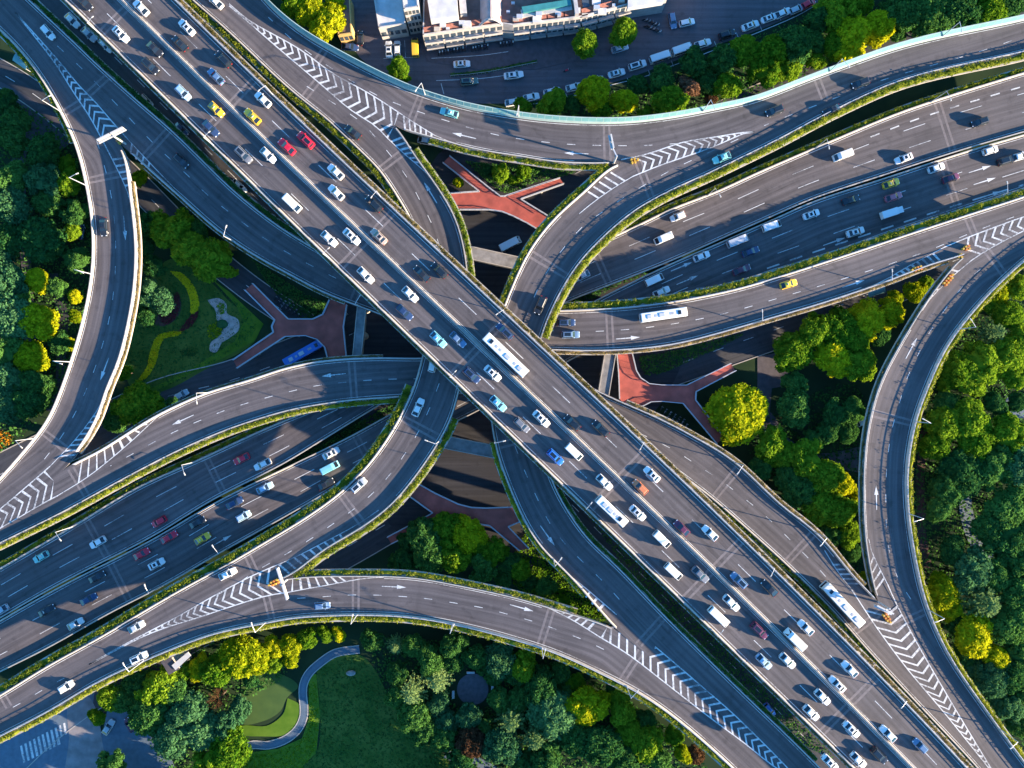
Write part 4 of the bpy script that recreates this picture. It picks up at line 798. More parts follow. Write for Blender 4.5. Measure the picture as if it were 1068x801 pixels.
HD = [('R4', 'L', (-20, 745), (440, 400), 2.2, 1.0, 'leafH', 'hedge on upper-left edge of the curved ramp sweeping to the bottom left'),
 ('R4', 'R', (300, 588), (455, 420), 1.9, 1.0, 'leafH', 'hedge on the lower-right edge of the curved ramp sweeping to the bottom left'),
 ('R4', 'L', (430, 215), None, 1.6, 1.0, 'leafH', 'hedge between the diagonal bridge and the ramp beside its upper part'),
 ('R4', 'R', (478, 300), (408, 165), 1.7, 1.0, 'leafH', 'hedge on the inner edge of the ramp by the upper red footbridge'),
 ('R3', 'L', (628, 149), (450, 118), 1.5, 1.0, 'leafH', 'hedge on lower edge of the teal-railed ramp above the red footbridge'),
 ('R5', 'R', (648, 195), (535, 350), 1.7, 1.0, 'leafH', 'hedge on the inner edge of the ramp curving down from the top right'),
 ('R5', 'L', (1085, 45), (545, 350), 1.9, 1.7, 'leafH', 'long hedge between the upper ramp and the right-hand highway'),
 ('R5', 'R', (520, 460), (620, 620), 1.2, .8, 'leafH', 'hedge on the left edge of the ramp falling beside the diagonal bridge'),
 ('R5', 'L', (560, 520), (850, 800), 1.1, .8, 'leafD', 'dark planting between the diagonal bridge and the ramp left of it'),
 ('HWN', 'R', (1085, 100), (640, 285), 1.5, .8, 'leafH', 'hedge on the upper edge of the right-hand highway'),
 ('HWN', 'R', (380, 430), (-15, 630), 1.4, .8, 'leafH', 'hedge on the upper edge of the left-hand highway'),
 ('R2', 'L', (585, 345), (1085, 208), 2.0, 1.0, 'leafH', 'hedge between the right-hand highway and the long ramp with the bus'),
 ('RSE', 'L', (430, 395), (-15, 560), 1.5, 1.1, 'leafH', 'hedge on the lower edge of the left ramp above the highway'),
 ('R8', 'L', (320, 622), (600, 665), 1.5, .9, 'leafH', 'hedge on the upper edge of the bottom curved ramp'),
 ('R8', 'R', (-15, 765), (780, 800), 1.6, 1.2, 'leafH', 'hedge on the lower edge of the bottom curved ramp'),
 ('R7', 'R', (1065, 790), (1085, 245), 1.3, 1.9, 'leafH', 'hedge on the outer edge of the right curved ramp'),
 ('R7', 'L', (935, 610), (1005, 290), .8, .8, 'leafA', 'dry planting on the inner edge of the right curved ramp'),
 ('R1', 'R', (-10, 10), (80, 150), 1.2, .8, 'leafH', 'hedge on the outer edge of the left curved ramp, upper part'),
 ('R1', 'L', (140, 190), (68, 462), .75, .7, 'leafA', 'dry brown planting on the inner edge of the left curved ramp'),
 ('R2', 'L', (0, 0), (318, 272), 1.4, 1.0, 'leafD', 'dark hedge along the upper edge of the upper-left ramp'),
 ('R2', 'R', (580, 345), (985, 250), .9, .8, 'leafA', 'dry planting on the lower edge of the long ramp with the bus'),
 ('R2', 'R', (160, 165), (370, 305), .7, .5, 'leafA', 'dry planting on the lower edge of the upper-left ramp'),
 ('RSE', 'R', (880, 630), (640, 430), 1.0, .9, 'leafA', 'dry planting on the upper edge of the ramp right of the diagonal bridge'),
 ('RSE', 'L', (1020, 800), (665, 450), 1.0, .8, 'leafH', 'hedge between the diagonal bridge and the ramp right of it'),
 ('RSE', 'R', (400, 395), (90, 495), .7, .6, 'leafA', 'dry planting on the upper edge of the left ramp'),
 ('M', 'L', None, None, 1.2, .55, 'leafA', 'sparse dry planting along the right edge of the diagonal bridge'),
 ('M', 'R', None, None, .8, .5, 'leafA', 'thin dry planting along the left edge of the diagonal bridge')]
for k, s_, pa, pb, wd, hh, mk, lb in HD: edge_hedge(k, s_, pa, pb, wd, hh, mk, label=lb, dens=(12 if mk == 'leafA' else 26))

def cover(name, px, m, hh, dens, ls, label, cat, kind='stuff', z0=.05):
    """low planting scattered over a bed"""
    pts = np.array([tuple(P(*q))[:2] for q in (cr(list(px) + [px[0]], 5)[:-1])]); mn, mx = pts.min(0), pts.max(0); ar = (mx - mn).prod(); n = int(ar * dens)
    q = rng.uniform(mn, mx, (n, 2)); ins = np.zeros(n, bool); j = len(pts) - 1
    for i in range(len(pts)):
        xi, yi = pts[i]; xj, yj = pts[j]; c = ((yi > q[:, 1]) != (yj > q[:, 1])) & (q[:, 0] < (xj - xi) * (q[:, 1] - yi) / (yj - yi + 1e-12) + xi); ins ^= c; j = i
    q = q[ins]; pc = np.array(tuple(P(493, 719))[:2]); q = q[np.linalg.norm(q - pc, axis=1) > 6.0]; n = len(q); b = .6 + .4 * np.sin(q[:, 0] * .9 + 2 * np.sin(q[:, 1] * .5)) * np.sin(q[:, 1] * 1.1)
    cc = np.c_[q, z0 + hh * b * rng.uniform(.4, 1, n)]; vs, fs = quads(cc, np.tile([0, 0, 1.], (n, 1)), rng.uniform(.6, 1.3, n) * ls, .5)
    o = meshobj(name, vs, fs, m); tag(o, label, cat, kind=kind); return o
cover('flower_band', [(178, 283), (190, 285), (202, 298), (208, 315), (206, 325), (200, 327), (199, 315), (194, 300)], M['flowY'], .5, 45, .4, 'upper arc of yellow flowers on the lawn in the left garden', 'flower bed', None)
cover('flower_band', [(199, 329), (207, 324), (205, 334), (196, 343), (186, 347), (190, 341)], M['flowM'], .5, 40, .35, 'maroon bed joining the two yellow flower arcs', 'flower bed', None)
cover('flower_band', [(190, 346), (186, 350), (172, 353), (167, 362), (163, 378), (155, 392), (147, 397), (146, 394), (154, 382), (158, 364), (165, 350), (178, 346)], M['flowY'], .5, 45, .4, 'lower arc of yellow flowers on the lawn in the left garden', 'flower bed', None)
cover('flower_band', [(-8, 449), (8, 450), (14, 456), (10, 464), (-8, 468)], M['flowO'], .6, 16, .4, 'orange flowers by the left edge beside the curved ramp', 'flower bed', None)
cover('flower_band', [(164, 326), (176, 310), (186, 305), (188, 318), (183, 332), (172, 339)], M['flowM'], .5, 25, .35, 'maroon planting left of the yellow flower arcs', 'flower bed', None)
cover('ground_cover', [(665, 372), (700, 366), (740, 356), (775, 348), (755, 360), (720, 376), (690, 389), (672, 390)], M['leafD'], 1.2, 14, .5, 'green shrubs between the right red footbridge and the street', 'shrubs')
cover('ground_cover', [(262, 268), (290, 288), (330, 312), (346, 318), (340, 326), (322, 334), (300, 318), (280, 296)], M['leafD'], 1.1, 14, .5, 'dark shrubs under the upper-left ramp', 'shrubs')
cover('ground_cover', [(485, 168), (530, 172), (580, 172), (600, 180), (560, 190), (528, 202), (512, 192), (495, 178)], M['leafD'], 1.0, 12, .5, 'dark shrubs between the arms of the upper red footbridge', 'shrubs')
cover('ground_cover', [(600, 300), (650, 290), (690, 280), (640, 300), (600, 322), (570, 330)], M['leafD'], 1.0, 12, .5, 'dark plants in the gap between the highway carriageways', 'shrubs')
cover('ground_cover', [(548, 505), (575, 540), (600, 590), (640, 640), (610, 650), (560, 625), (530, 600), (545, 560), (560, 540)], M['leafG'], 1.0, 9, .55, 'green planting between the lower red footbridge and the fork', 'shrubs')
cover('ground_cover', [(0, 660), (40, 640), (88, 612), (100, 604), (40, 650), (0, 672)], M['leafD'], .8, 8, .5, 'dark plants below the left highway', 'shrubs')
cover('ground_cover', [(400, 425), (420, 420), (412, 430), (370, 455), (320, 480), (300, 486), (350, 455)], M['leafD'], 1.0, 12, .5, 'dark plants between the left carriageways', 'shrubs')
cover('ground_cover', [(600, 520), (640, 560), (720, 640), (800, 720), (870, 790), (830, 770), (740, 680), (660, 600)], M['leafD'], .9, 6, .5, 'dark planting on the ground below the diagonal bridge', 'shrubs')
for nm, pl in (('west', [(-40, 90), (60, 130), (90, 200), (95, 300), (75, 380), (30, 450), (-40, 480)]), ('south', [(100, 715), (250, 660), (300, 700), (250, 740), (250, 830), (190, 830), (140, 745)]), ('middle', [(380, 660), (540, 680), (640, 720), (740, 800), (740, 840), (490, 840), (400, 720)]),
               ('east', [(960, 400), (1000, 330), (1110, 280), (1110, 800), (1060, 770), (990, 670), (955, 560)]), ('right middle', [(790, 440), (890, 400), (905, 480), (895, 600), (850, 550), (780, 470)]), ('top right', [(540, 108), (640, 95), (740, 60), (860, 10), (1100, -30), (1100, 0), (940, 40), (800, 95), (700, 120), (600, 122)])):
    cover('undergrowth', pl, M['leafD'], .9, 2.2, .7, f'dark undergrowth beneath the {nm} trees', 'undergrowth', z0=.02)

# ------------------------------------------------------------------ red footbridges, beams, columns
def footbridge(px, label, rails, cols):
    z = 5.2; pts = [P(x, y, z) for x, y in px]; c = sum(pts, Vector()) / len(pts)
    root = empty('footbridge', (c.x, c.y, 0)); tag(root, label, 'footbridge', 'red footbridges under the interchange'); bpy.context.view_layer.update()
    ar = sum(pts[i].x * pts[(i + 1) % len(pts)].y - pts[(i + 1) % len(pts)].x * pts[i].y for i in range(len(pts))); pp = pts if ar > 0 else pts[::-1]
    MB().prism([(p.x, p.y) for p in pp], z - .5, z).build('deck', M['red'], root)
    for rl in rails:
        q = [P(x, y, z) for x, y in rl]; mb = MB()
        for i in range(len(q) - 1):
            up = Vector((0, 0, 1.15)); mb.beam(q[i] + up, q[i + 1] + up, .16, .12); mb.beam(q[i] + up * .25, q[i + 1] + up * .25, .22, .4)
            n = max(1, int((q[i + 1] - q[i]).length / 1.6))
            for j in range(n): b = q[i].lerp(q[i + 1], j / n); mb.box(b.x - .04, b.x + .04, b.y - .04, b.y + .04, z, z + 1.1)
        mb.build('railing', M['rail'], root)
    for x, y in cols:
        b = P(x, y, 4.7); MB().bar((b.x, b.y, -.1), (b.x, b.y, 4.72), .45, 10).build('column', M['conc'], root)
footbridge([(362, 318), (358.5, 341), (362, 376), (343, 377), (339, 362), (331, 354), (318.6, 350), (298, 351), (247.5, 384), (243.4, 375.5), (285.6, 346.6), (284, 340.5), (287, 333.7), (255.7, 302.4), (264, 295.8), (301, 332.8), (326.8, 332.8), (337, 328), (344, 312.7), (353, 308)], 'red footbridge left of the diagonal bridge, beside the blue bus',
    [[(343, 377), (339, 362), (331, 354), (318.6, 350), (298, 351), (247.5, 384)], [(243.4, 375.5), (285.6, 346.6), (284, 340.5), (287, 333.7), (255.7, 302.4)], [(264, 295.8), (301, 332.8), (326.8, 332.8), (337, 328), (344, 312.7)], [(362, 318), (358.5, 341), (362, 376)]], [(350, 340), (290, 342), (265, 368), (275, 318)])
footbridge([(646, 416), (645, 389), (643, 366), (658.6, 364), (663.5, 386.5), (668, 394), (676.8, 400), (690, 401.5), (715.8, 401.6), (762, 379), (767, 386.5), (725.5, 408.4), (725, 417), (754.7, 456), (747.4, 463), (712, 420.6), (690, 418.5), (679, 419), (667, 425), (655, 426)], 'red footbridge right of the diagonal bridge, beside the big yellow-green tree',
    [[(646, 416), (645, 389), (643, 366)], [(658.6, 366), (663.5, 386.5), (668, 394), (676.8, 400), (690, 401.5), (715.8, 401.6), (762, 379)], [(767, 386.5), (725.5, 408.4), (725, 417), (754.7, 456)], [(747.4, 463), (712, 420.6), (690, 418.5), (679, 419), (667, 425)]], [(655, 400), (718, 410), (745, 392), (740, 445)])
footbridge([(468, 202), (500, 200), (462, 170), (469, 163), (510, 196), (522, 205), (526, 205), (584, 186), (588, 192), (543, 208), (574, 227), (578, 240), (565, 242), (550, 233), (536, 226), (524, 221), (510, 219), (476, 219), (462, 219)], 'red footbridge above the diagonal bridge, in full sun between two ramps',
    [[(468, 202), (500, 200), (462, 170)], [(469, 163), (510, 196), (522, 205), (526, 205), (584, 186)], [(588, 192), (543, 208), (574, 227)], [(565, 242), (550, 233), (536, 226), (524, 221), (510, 219), (476, 219)]], [(485, 208), (555, 228), (480, 180), (565, 196)])
footbridge([(436, 504), (453.6, 514), (478, 525.5), (492, 529), (507, 529.6), (534, 528.6), (548, 536), (544, 543), (530, 549), (552, 572), (542, 574), (511, 548), (500, 546), (464, 540), (455.6, 544), (408, 567), (404, 560), (451.5, 534.7), (427, 517), (424, 505)], 'red footbridge below the diagonal bridge, over the dark street',
    [[(436, 504), (453.6, 514), (478, 525.5), (492, 529), (507, 529.6), (534, 528.6)], [(544, 543), (530, 549), (552, 572)], [(542, 574), (511, 548), (500, 546), (464, 540), (455.6, 544), (408, 567)], [(404, 560), (451.5, 534.7), (427, 517)]], [(440, 512), (520, 538), (430, 548), (535, 562)])
def portal(pts, z, wd, label, extra=()):
    c = (P(*pts[0], z) + P(*pts[1], z)) / 2; root = empty('crossbeam', (c.x, c.y, 0)); tag(root, label, 'concrete beam', 'concrete cross beams under the interchange'); bpy.context.view_layer.update()
    a0, b0 = P(*pts[0], z), P(*pts[1], z); MB().beam(a0, b0, wd, 1.6).build('beam', M['conc_dark'], root)
    d = (b0 - a0).normalized(); n = Vector((-d.y, d.x, 0))
    lp = MB()
    for s_ in (-1, 1): lp.beam(a0 + n * s_ * (wd / 2 - .15) + Vector((0, 0, .25)), b0 + n * s_ * (wd / 2 - .15) + Vector((0, 0, .25)), .2, .28)
    lp.build('lip', M['conc'], root)
    for t in (.12, .5, .88):
        q = a0.lerp(b0, t); MB().bar((q.x, q.y, -.1), (q.x, q.y, z - 1.55), 1.0, 12).build('column', M['conc'], root)
portal([(484, 262), (552, 277)], 9.2, 3.6, 'grey cross beam spanning below the white van and upper red footbridge')
portal([(458, 460), (520, 472)], 9.2, 3.6, 'grey cross beam spanning above the lower red footbridge')
portal([(378, 312), (371, 385)], 9.4, 2.6, 'grey cross beam right of the left red footbridge')
portal([(638, 360), (628, 420)], 9.4, 3.2, 'pale cross beam left of the right red footbridge')

# ------------------------------------------------------------------ vehicles
def wheels(root, xs, hw, r, m=M['black'], tw=.24):
    for x in xs:
        for s_ in (-1, 1):
            o = MB().bar((x, s_ * (hw - tw), r), (x, s_ * hw, r), r, 14).build('wheel', M['black'], root)
            h = MB().bar((x, s_ * (hw - .02), r), (x, s_ * (hw + .012), r), r * .58, 10).build('rim', M['metal'], root); h.parent = o
def car(kind, L_=4.7, W_=1.84, bh=.92, rh=1.45, xs=(-2.1, -1.05, .15, 1.0), roofw=.62, taxi=False, pano=False, hood=.74, deckh=.86, box=None):
    """xs: rear glass foot, roof rear, roof front, windscreen foot. x forward"""
    root = empty(kind); hL = L_ / 2; hw = W_ / 2
    prof = [(-hL, .5, .80), (-hL + .12, deckh - .06, .92), (-hL + .5, deckh, .97), (xs[0], bh, 1.0), (xs[3], bh, 1.0), (hL - .75, hood + .04, .97), (hL - .3, hood - .06, .9), (hL - .05, hood - .22, .74), (hL, .42, .66)]
    rings = []
    for x, zt, wf in prof:
        w_ = hw * wf; zt2 = max(zt, .42)
        rings.append([(x, -w_ * .93, .24), (x, -w_, .42), (x, -w_ * .985, zt2 * .86), (x, -w_ * .86, zt2), (x, 0, zt2 + .035), (x, w_ * .86, zt2), (x, w_ * .985, zt2 * .86), (x, w_, .42), (x, w_ * .93, .24)])
    mb = MB(); mb.loft(rings)
    b = mb.build('body', PM['white'], root, recalc=True)
    a0, a1, a2, a3 = xs; g = MB(); zb = bh - .02; bw = hw * .87; rw = hw * roofw / .62 * .68
    rg = [[(a0, -bw, zb), (a0, bw, zb), (a3, bw, zb), (a3, -bw, zb)], [(a1 - .12, -rw - .03, rh - .09), (a1 - .12, rw + .03, rh - .09), (a2 + .12, rw + .03, rh - .09), (a2 + .12, -rw - .03, rh - .09)], [(a1 + .1, -rw + .1, rh), (a1 + .1, rw - .1, rh), (a2 - .1, rw - .1, rh), (a2 - .1, -rw + .1, rh)]]
    g.loft(rg); g.build('cabin', PM['white'], root, recalc=True)
    l0, l1 = rg[0], rg[1]
    MB().quadpanel([l0[3], l0[2], l1[2], l1[3]], .07, .014).build('windscreen', M['glass'], root)
    MB().quadpanel([l0[1], l0[0], l1[0], l1[1]], .07, .014).build('rear_window', M['glass'], root)
    MB().quadpanel([l0[2], l0[1], l1[1], l1[2]], .09, .014).build('side_window', M['glass'], root)
    MB().quadpanel([l0[0], l0[3], l1[3], l1[0]], .09, .014).build('side_window', M['glass'], root)
    if pano: MB().box(a1 + .28, a2 - .3, -rw * .66, rw * .66, rh - .02, rh + .012).build('sunroof', M['glass'], root)
    wheels(root, (-hL + .85, hL - .9), hw + .005, .32)
    for s_ in (-1, 1):
        MB().box(hL - .42, hL - .08, s_ * hw * .58 - .17, s_ * hw * .58 + .17, hood - .26, hood - .07, .05, .03).build('headlight', M['head'], root)
        MB().box(-hL - .01, -hL + .14, s_ * hw * .66 - .16, s_ * hw * .66 + .16, deckh - .28, deckh - .1).build('taillight', M['tail'], root)
        MB().box(a3 - .32, a3 - .14, s_ * (hw + .09) - .09, s_ * (hw + .09) + .09, bh - .02, bh + .13).build('mirror', PM['white'], root)
    MB().box(hL - .06, hL + .015, -hw * .36, hw * .36, .34, .5).build('grille', M['black'], root)
    if taxi: MB().box((a1 + a2) / 2 - .12, (a1 + a2) / 2 + .12, -.32, .32, rh - .01, rh + .15, .04, .03).build('roof_sign', M['signw'], root)
    return root
def boxy(kind, L_, W_, h, hoodl, big=False, glassroof=False):
    """one-box van, bus or coach"""
    root = empty(kind); hL, hw = L_ / 2, W_ / 2; zb = .35
    prof = [(-hL, .9, .94), (-hL + .1, h - .08, .97), (-hL + .3, h, 1), (hL - hoodl - .25, h, 1), (hL - hoodl * .55, h - .25 * (0 if big else 1) - .03, .99), (hL - .12, 1.05 if not big else h - .3, .94), (hL, .7, .88)]
    rings = []
    for x, zt, wf in prof:
        w_ = hw * wf; r_ = .16
        rings.append([(x, -w_ * .96, zb), (x, -w_, zb + .25), (x, -w_ * .97, max(zt - r_, zb + .3)), (x, -w_ * .86, zt), (x, 0, zt + .03), (x, w_ * .86, zt), (x, w_ * .97, max(zt - r_, zb + .3)), (x, w_, zb + .25), (x, w_ * .96, zb)])
    MB().loft(rings).build('body', PM['white'], root, recalc=True)
    wz0, wz1 = (1.15, h - .35) if not big else (1.35, h - .75)
    fx = hL - hoodl * .5
    if not big: MB().quadpanel([(hL - .2, -hw * .8, 1.1), (hL - .2, hw * .8, 1.1), (hL - hoodl * .62, hw * .78, h - .2), (hL - hoodl * .62, -hw * .78, h - .2)], .03, .05, .06).build('windscreen', M['glass'], root)
    else: MB().quadpanel([(hL - .02, -hw * .86, 1.1), (hL - .02, hw * .86, 1.1), (hL - .22, hw * .82, h - .35), (hL - .22, -hw * .82, h - .35)], .03, .05, .06).build('windscreen', M['glass'], root)
    MB().box(-hL - .02, -hL + .08, -hw * .7, hw * .7, h - .95, h - .3).build('rear_window', M['glass'], root)
    for s_ in (-1, 1):
        n = 3 if not big else 7; x0, x1 = -hL + .4, hL - hoodl - .2
        for i in range(n):
            q0 = x0 + (x1 - x0) * i / n + .06; q1 = x0 + (x1 - x0) * (i + 1) / n - .06
            MB().box(q0, q1, s_ * hw - .05, s_ * hw + .012, wz0, wz1).build('side_window', M['glass'], root)
        MB().box(hL - .2, hL - .02, s_ * hw * .68 - .15, s_ * hw * .68 + .15, .72, .92).build('headlight', M['head'], root)
        MB().box(-hL - .02, -hL + .06, s_ * hw * .8 - .08, s_ * hw * .8 + .08, .8, 1.15).build('taillight', M['tail'], root)
        MB().box(hL - (.1 if big else .9), hL + (.12 if big else -.72), s_ * (hw + .16) - .1, s_ * (hw + .16) + .1, 1.2 if not big else 2.1, 1.45 if not big else 2.45).build('mirror', M['black'], root)
    if big:
        for x, ln in ((hL - 2.2, .9), (-.6, 1.6), (-hL + 2.3, 1.3)):
            MB().box(x - ln / 2, x + ln / 2, -.55, .55, h, h + .16, .08, .08).build('roof_unit', M['metal'] if x != hL - 2.2 else M['glass'], root)
        for x in (hL - 4, 1.8, -hL + 4): MB().box(x - .3, x + .3, -.3, .3, h + .01, h + .07).build('roof_hatch', M['rail'], root)
        wheels(root, (-hL + 2.6, hL - 2.4), hw + .005, .5, tw=.3)
    else: wheels(root, (-hL + .95, hL - .95), hw + .005, .34)
    return root
def truck(kind, L_=6.2):
    root = empty(kind); hL = L_ / 2
    MB().box(-hL, hL - 1.7, -1.0, 1.0, .85, 2.55, .03, .03).build('cargo_box', PM['white'], root)
    MB().box(-hL + .1, hL - .2, -.4, .4, .45, .85).build('chassis', M['black'], root)
    MB().box(hL - 1.6, hL, -.92, .92, .45, 2.05, .12, .08).build('cab', PM['white'], root)
    MB().quadpanel([(hL - .06, -.8, 1.25), (hL - .06, .8, 1.25), (hL - .13, .78, 1.95), (hL - .13, -.78, 1.95)], .02, .03, .05).build('windscreen', M['glass'], root)
    for s_ in (-1, 1):
        MB().box(hL - 1.3, hL - .35, s_ * .9 - .04, s_ * .9 + .03, 1.2, 1.8).build('side_window', M['glass'], root)
        MB().box(hL - .1, hL + .02, s_ * .65 - .13, s_ * .65 + .13, .65, .82).build('headlight', M['head'], root)
    wheels(root, (-hL + 1.2, hL - .8), .98, .4)
    return root
PROTO = {'sedan': car('sedan', pano=False), 'sunroof': car('sedan', 4.75, xs=(-1.75, -.95, .35, 1.15), pano=True),
 'hatch': car('hatchback', 4.25, 1.8, .93, 1.5, xs=(-1.95, -1.55, .2, 1.05), deckh=.92), 'suv': car('suv', 4.75, 1.92, 1.02, 1.72, xs=(-2.2, -1.85, .3, 1.15), hood=.95, deckh=1.0, pano=True),
 'taxi': car('taxi', 4.6, taxi=True), 'van': boxy('van', 5.0, 1.9, 1.95, 1.5), 'minibus': boxy('minibus', 5.9, 2.0, 2.4, 1.2), 'bus': boxy('bus', 12.5, 2.5, 3.05, .5, True),
 'longbus': boxy('bus', 14.2, 2.6, 3.15, .5, True), 'coach': boxy('coach', 9.6, 2.4, 3.1, .5, True), 'truck': truck('box_truck')}
NAMES = {'sedan': 'sedan', 'sunroof': 'sedan', 'hatch': 'hatchback', 'suv': 'suv', 'taxi': 'taxi', 'van': 'van', 'minibus': 'minibus', 'bus': 'bus', 'longbus': 'bus', 'coach': 'coach', 'truck': 'box_truck'}
WORD = {'sedan': 'sedan', 'sunroof': 'sunroof sedan', 'hatch': 'hatchback', 'suv': 'dark-topped SUV', 'taxi': 'taxi', 'van': 'van', 'minibus': 'minibus', 'bus': 'bus', 'longbus': 'bus', 'coach': 'coach', 'truck': 'box truck'}
def copytree(o, parent=None, pm=None):
    c = o.copy(); C.objects.link(c)
    if parent: c.parent = parent
    if pm and c.type == 'MESH' and c.data.materials and c.data.materials[0] == PM['white']:
        c.material_slots[0].link = 'OBJECT'; c.material_slots[0].material = pm
    for ch in o.children: copytree(ch, c, pm)
    return c
T = {'A': (0, 0), 'B': (260, 0), 'Cc': (530, 0), 'D': (788, 0), 'E': (0, 200), 'F': (260, 200), 'G': (530, 200), 'Hh': (788, 200), 'I': (0, 400), 'Jj': (260, 400), 'Kk': (530, 400), 'L': (788, 400), 'N': (0, 591), 'O': (260, 591), 'Pp': (530, 591), 'Q': (788, 591)}
# (tile, x, y in the enlarged tile, kind, colour, road)
VEH = {
'ML': [('A',335,8,'sedan','black'),('A',480,135,'sunroof','white'),('A',615,195,'sedan','black'),('A',598,262,'suv','black'),('A',728,368,'hatch','pale blue'),('A',860,435,'taxi','yellow'),('A',838,510,'sedan','dark blue'),('A',968,615,'suv','grey'),('B',75,617,'sedan','white'),
  ('F',170,45,'van','white'),('F',318,187,'sedan','white'),('F',407,178,'sunroof','white'),('F',463,332,'sedan','white'),('F',640,408,'sedan','white'),('F',618,480,'sedan','dark blue'),('F',752,588,'taxi','turquoise'),('F',830,588,'sedan','steel blue'),('F',885,730,'suv','dark blue'),('F',968,722,'sunroof','white'),
  ('Jj',990,80,'taxi','turquoise'),('Kk',55,165,'hatch','grey'),('Kk',132,140,'sunroof','white'),('Kk',188,293,'suv','blue'),('Kk',262,272,'van','white'),('Kk',383,393,'sedan','white'),('Kk',412,507,'coach','white'),('Kk',515,515,'sunroof','white'),('Kk',612,620,'van','white'),('Kk',658,748,'van','white'),('Kk',765,760,'sedan','grey'),
  ('Pp',840,200,'minibus','white'),('Pp',888,145,'sedan','white'),('Pp',1000,255,'suv','maroon'),('Pp',1018,378,'taxi','pale blue'),('Q',128,375,'sedan','white'),('Q',267,520,'sedan','white'),('Q',222,582,'sedan','white'),('Q',382,648,'sunroof','white'),('Q',410,770,'sedan','white'),('Q',493,752,'suv','black'),('Q',297,780,'sunroof','white')],
'MR': [('A',560,30,'sedan','white'),('A',742,108,'sunroof','white'),('A',715,172,'sedan','black'),('A',887,235,'suv','black'),('A',858,303,'sedan','steel blue'),('A',1045,395,'sedan','white'),('A',1003,462,'taxi','yellow'),('B',148,583,'sedan','red'),('B',223,556,'suv','red'),('B',343,683,'sedan','white'),('B',345,765,'sedan','white'),
  ('F',495,47,'suv','black'),('F',515,177,'sunroof','tan'),('F',685,325,'sedan','black'),('F',755,312,'suv','black'),('F',1015,555,'suv','dark blue'),('F',1020,650,'longbus','white'),('Kk',255,155,'suv','black'),('Kk',368,178,'suv','black'),('Kk',572,362,'sunroof','white'),('Kk',525,412,'hatch','orange'),('Kk',690,575,'sedan','maroon'),('Kk',803,595,'sedan','white'),
  ('Pp',918,55,'suv','steel blue'),('Q',55,85,'sedan','black'),('Q',158,290,'minibus','white'),('Q',200,243,'sedan','white'),('Q',375,408,'sedan','white'),('Q',325,468,'sunroof','white'),('Q',527,665,'sedan','white'),('Q',655,712,'hatch','steel blue')],
'R1': [('A',190,128,'hatch','white'),('E',412,140,'sunroof','black')],
'R2': [('A',720,640,'hatch','black'),('G',232,520,'suv','dark blue'),('G',248,568,'suv','steel blue'),('G',618,490,'bus','white'),('Hh',132,367,'taxi','yellow')],
'R3': [('B',795,448,'taxi','teal'),('Cc',1060,440,'suv','black'),('D',418,330,'suv','black')],
'R4': [('A',855,4,'sedan','white'),('B',412,525,'sedan','black'),('F',730,686,'hatch','white'),('Jj',672,95,'sedan','white'),('Jj',435,405,'suv','silver'),('I',905,757,'sedan','white'),('N',542,240,'sedan','silver')],
'R5': [('Cc',850,628,'taxi','teal'),('D',302,438,'sedan','black'),('G',128,452,'suv','black')],
'R8': [('N',552,362,'suv','white'),('N',262,478,'hatch','white'),('O',290,155,'hatch','steel blue')],
'RSE': [('Q',345,150,'longbus','white')],
'HWN': [('D',893,485,'suv','black'),('D',348,617,'van','white'),('D',590,630,'sunroof','white'),('G',675,98,'hatch','white'),('G',618,185,'van','white'),('G',292,335,'sedan','silver'),('G',205,420,'sedan','white'),('Jj',52,322,'sedan','white'),('I',960,300,'sedan','red'),('I',632,550,'hatch','red'),('I',388,632,'sedan','white'),('I',162,690,'taxi','teal'),('N',0,175,'sedan','silver')],
'HWS': [('D',935,598,'hatch','white'),('D',720,668,'sedan','white'),('D',778,708,'sedan','maroon'),('D',1000,637,'suv','black'),('D',1052,622,'sedan','white'),('D',540,730,'taxi','yellow'),('D',550,783,'sedan','pink'),('D',380,795,'sedan','black'),('Hh',65,135,'van','white'),('Hh',222,90,'sunroof','white'),('Hh',542,83,'truck','white'),('Hh',398,160,'sunroof','white'),
  ('G',915,195,'minibus','silver'),('G',965,238,'sedan','dark blue'),('G',770,257,'sedan','white'),('G',930,310,'sedan','maroon'),('G',582,350,'van','white'),('G',610,398,'sedan','white'),
  ('Jj',325,278,'sunroof','white'),('Jj',320,335,'van','turquoise'),('Jj',305,400,'sedan','black'),('Jj',62,415,'sedan','pale blue'),('I',932,475,'sedan','dark blue'),('I',968,528,'hatch','pale blue'),('I',785,553,'sedan','black'),('I',805,617,'taxi','yellow'),('I',672,612,'sedan','red'),('I',563,678,'sedan','red'),('I',622,718,'sunroof','white'),('I',385,770,'sedan','black'),('N',352,130,'sedan','dark blue'),('N',185,175,'taxi','black'),('N',300,228,'sedan','white')]}
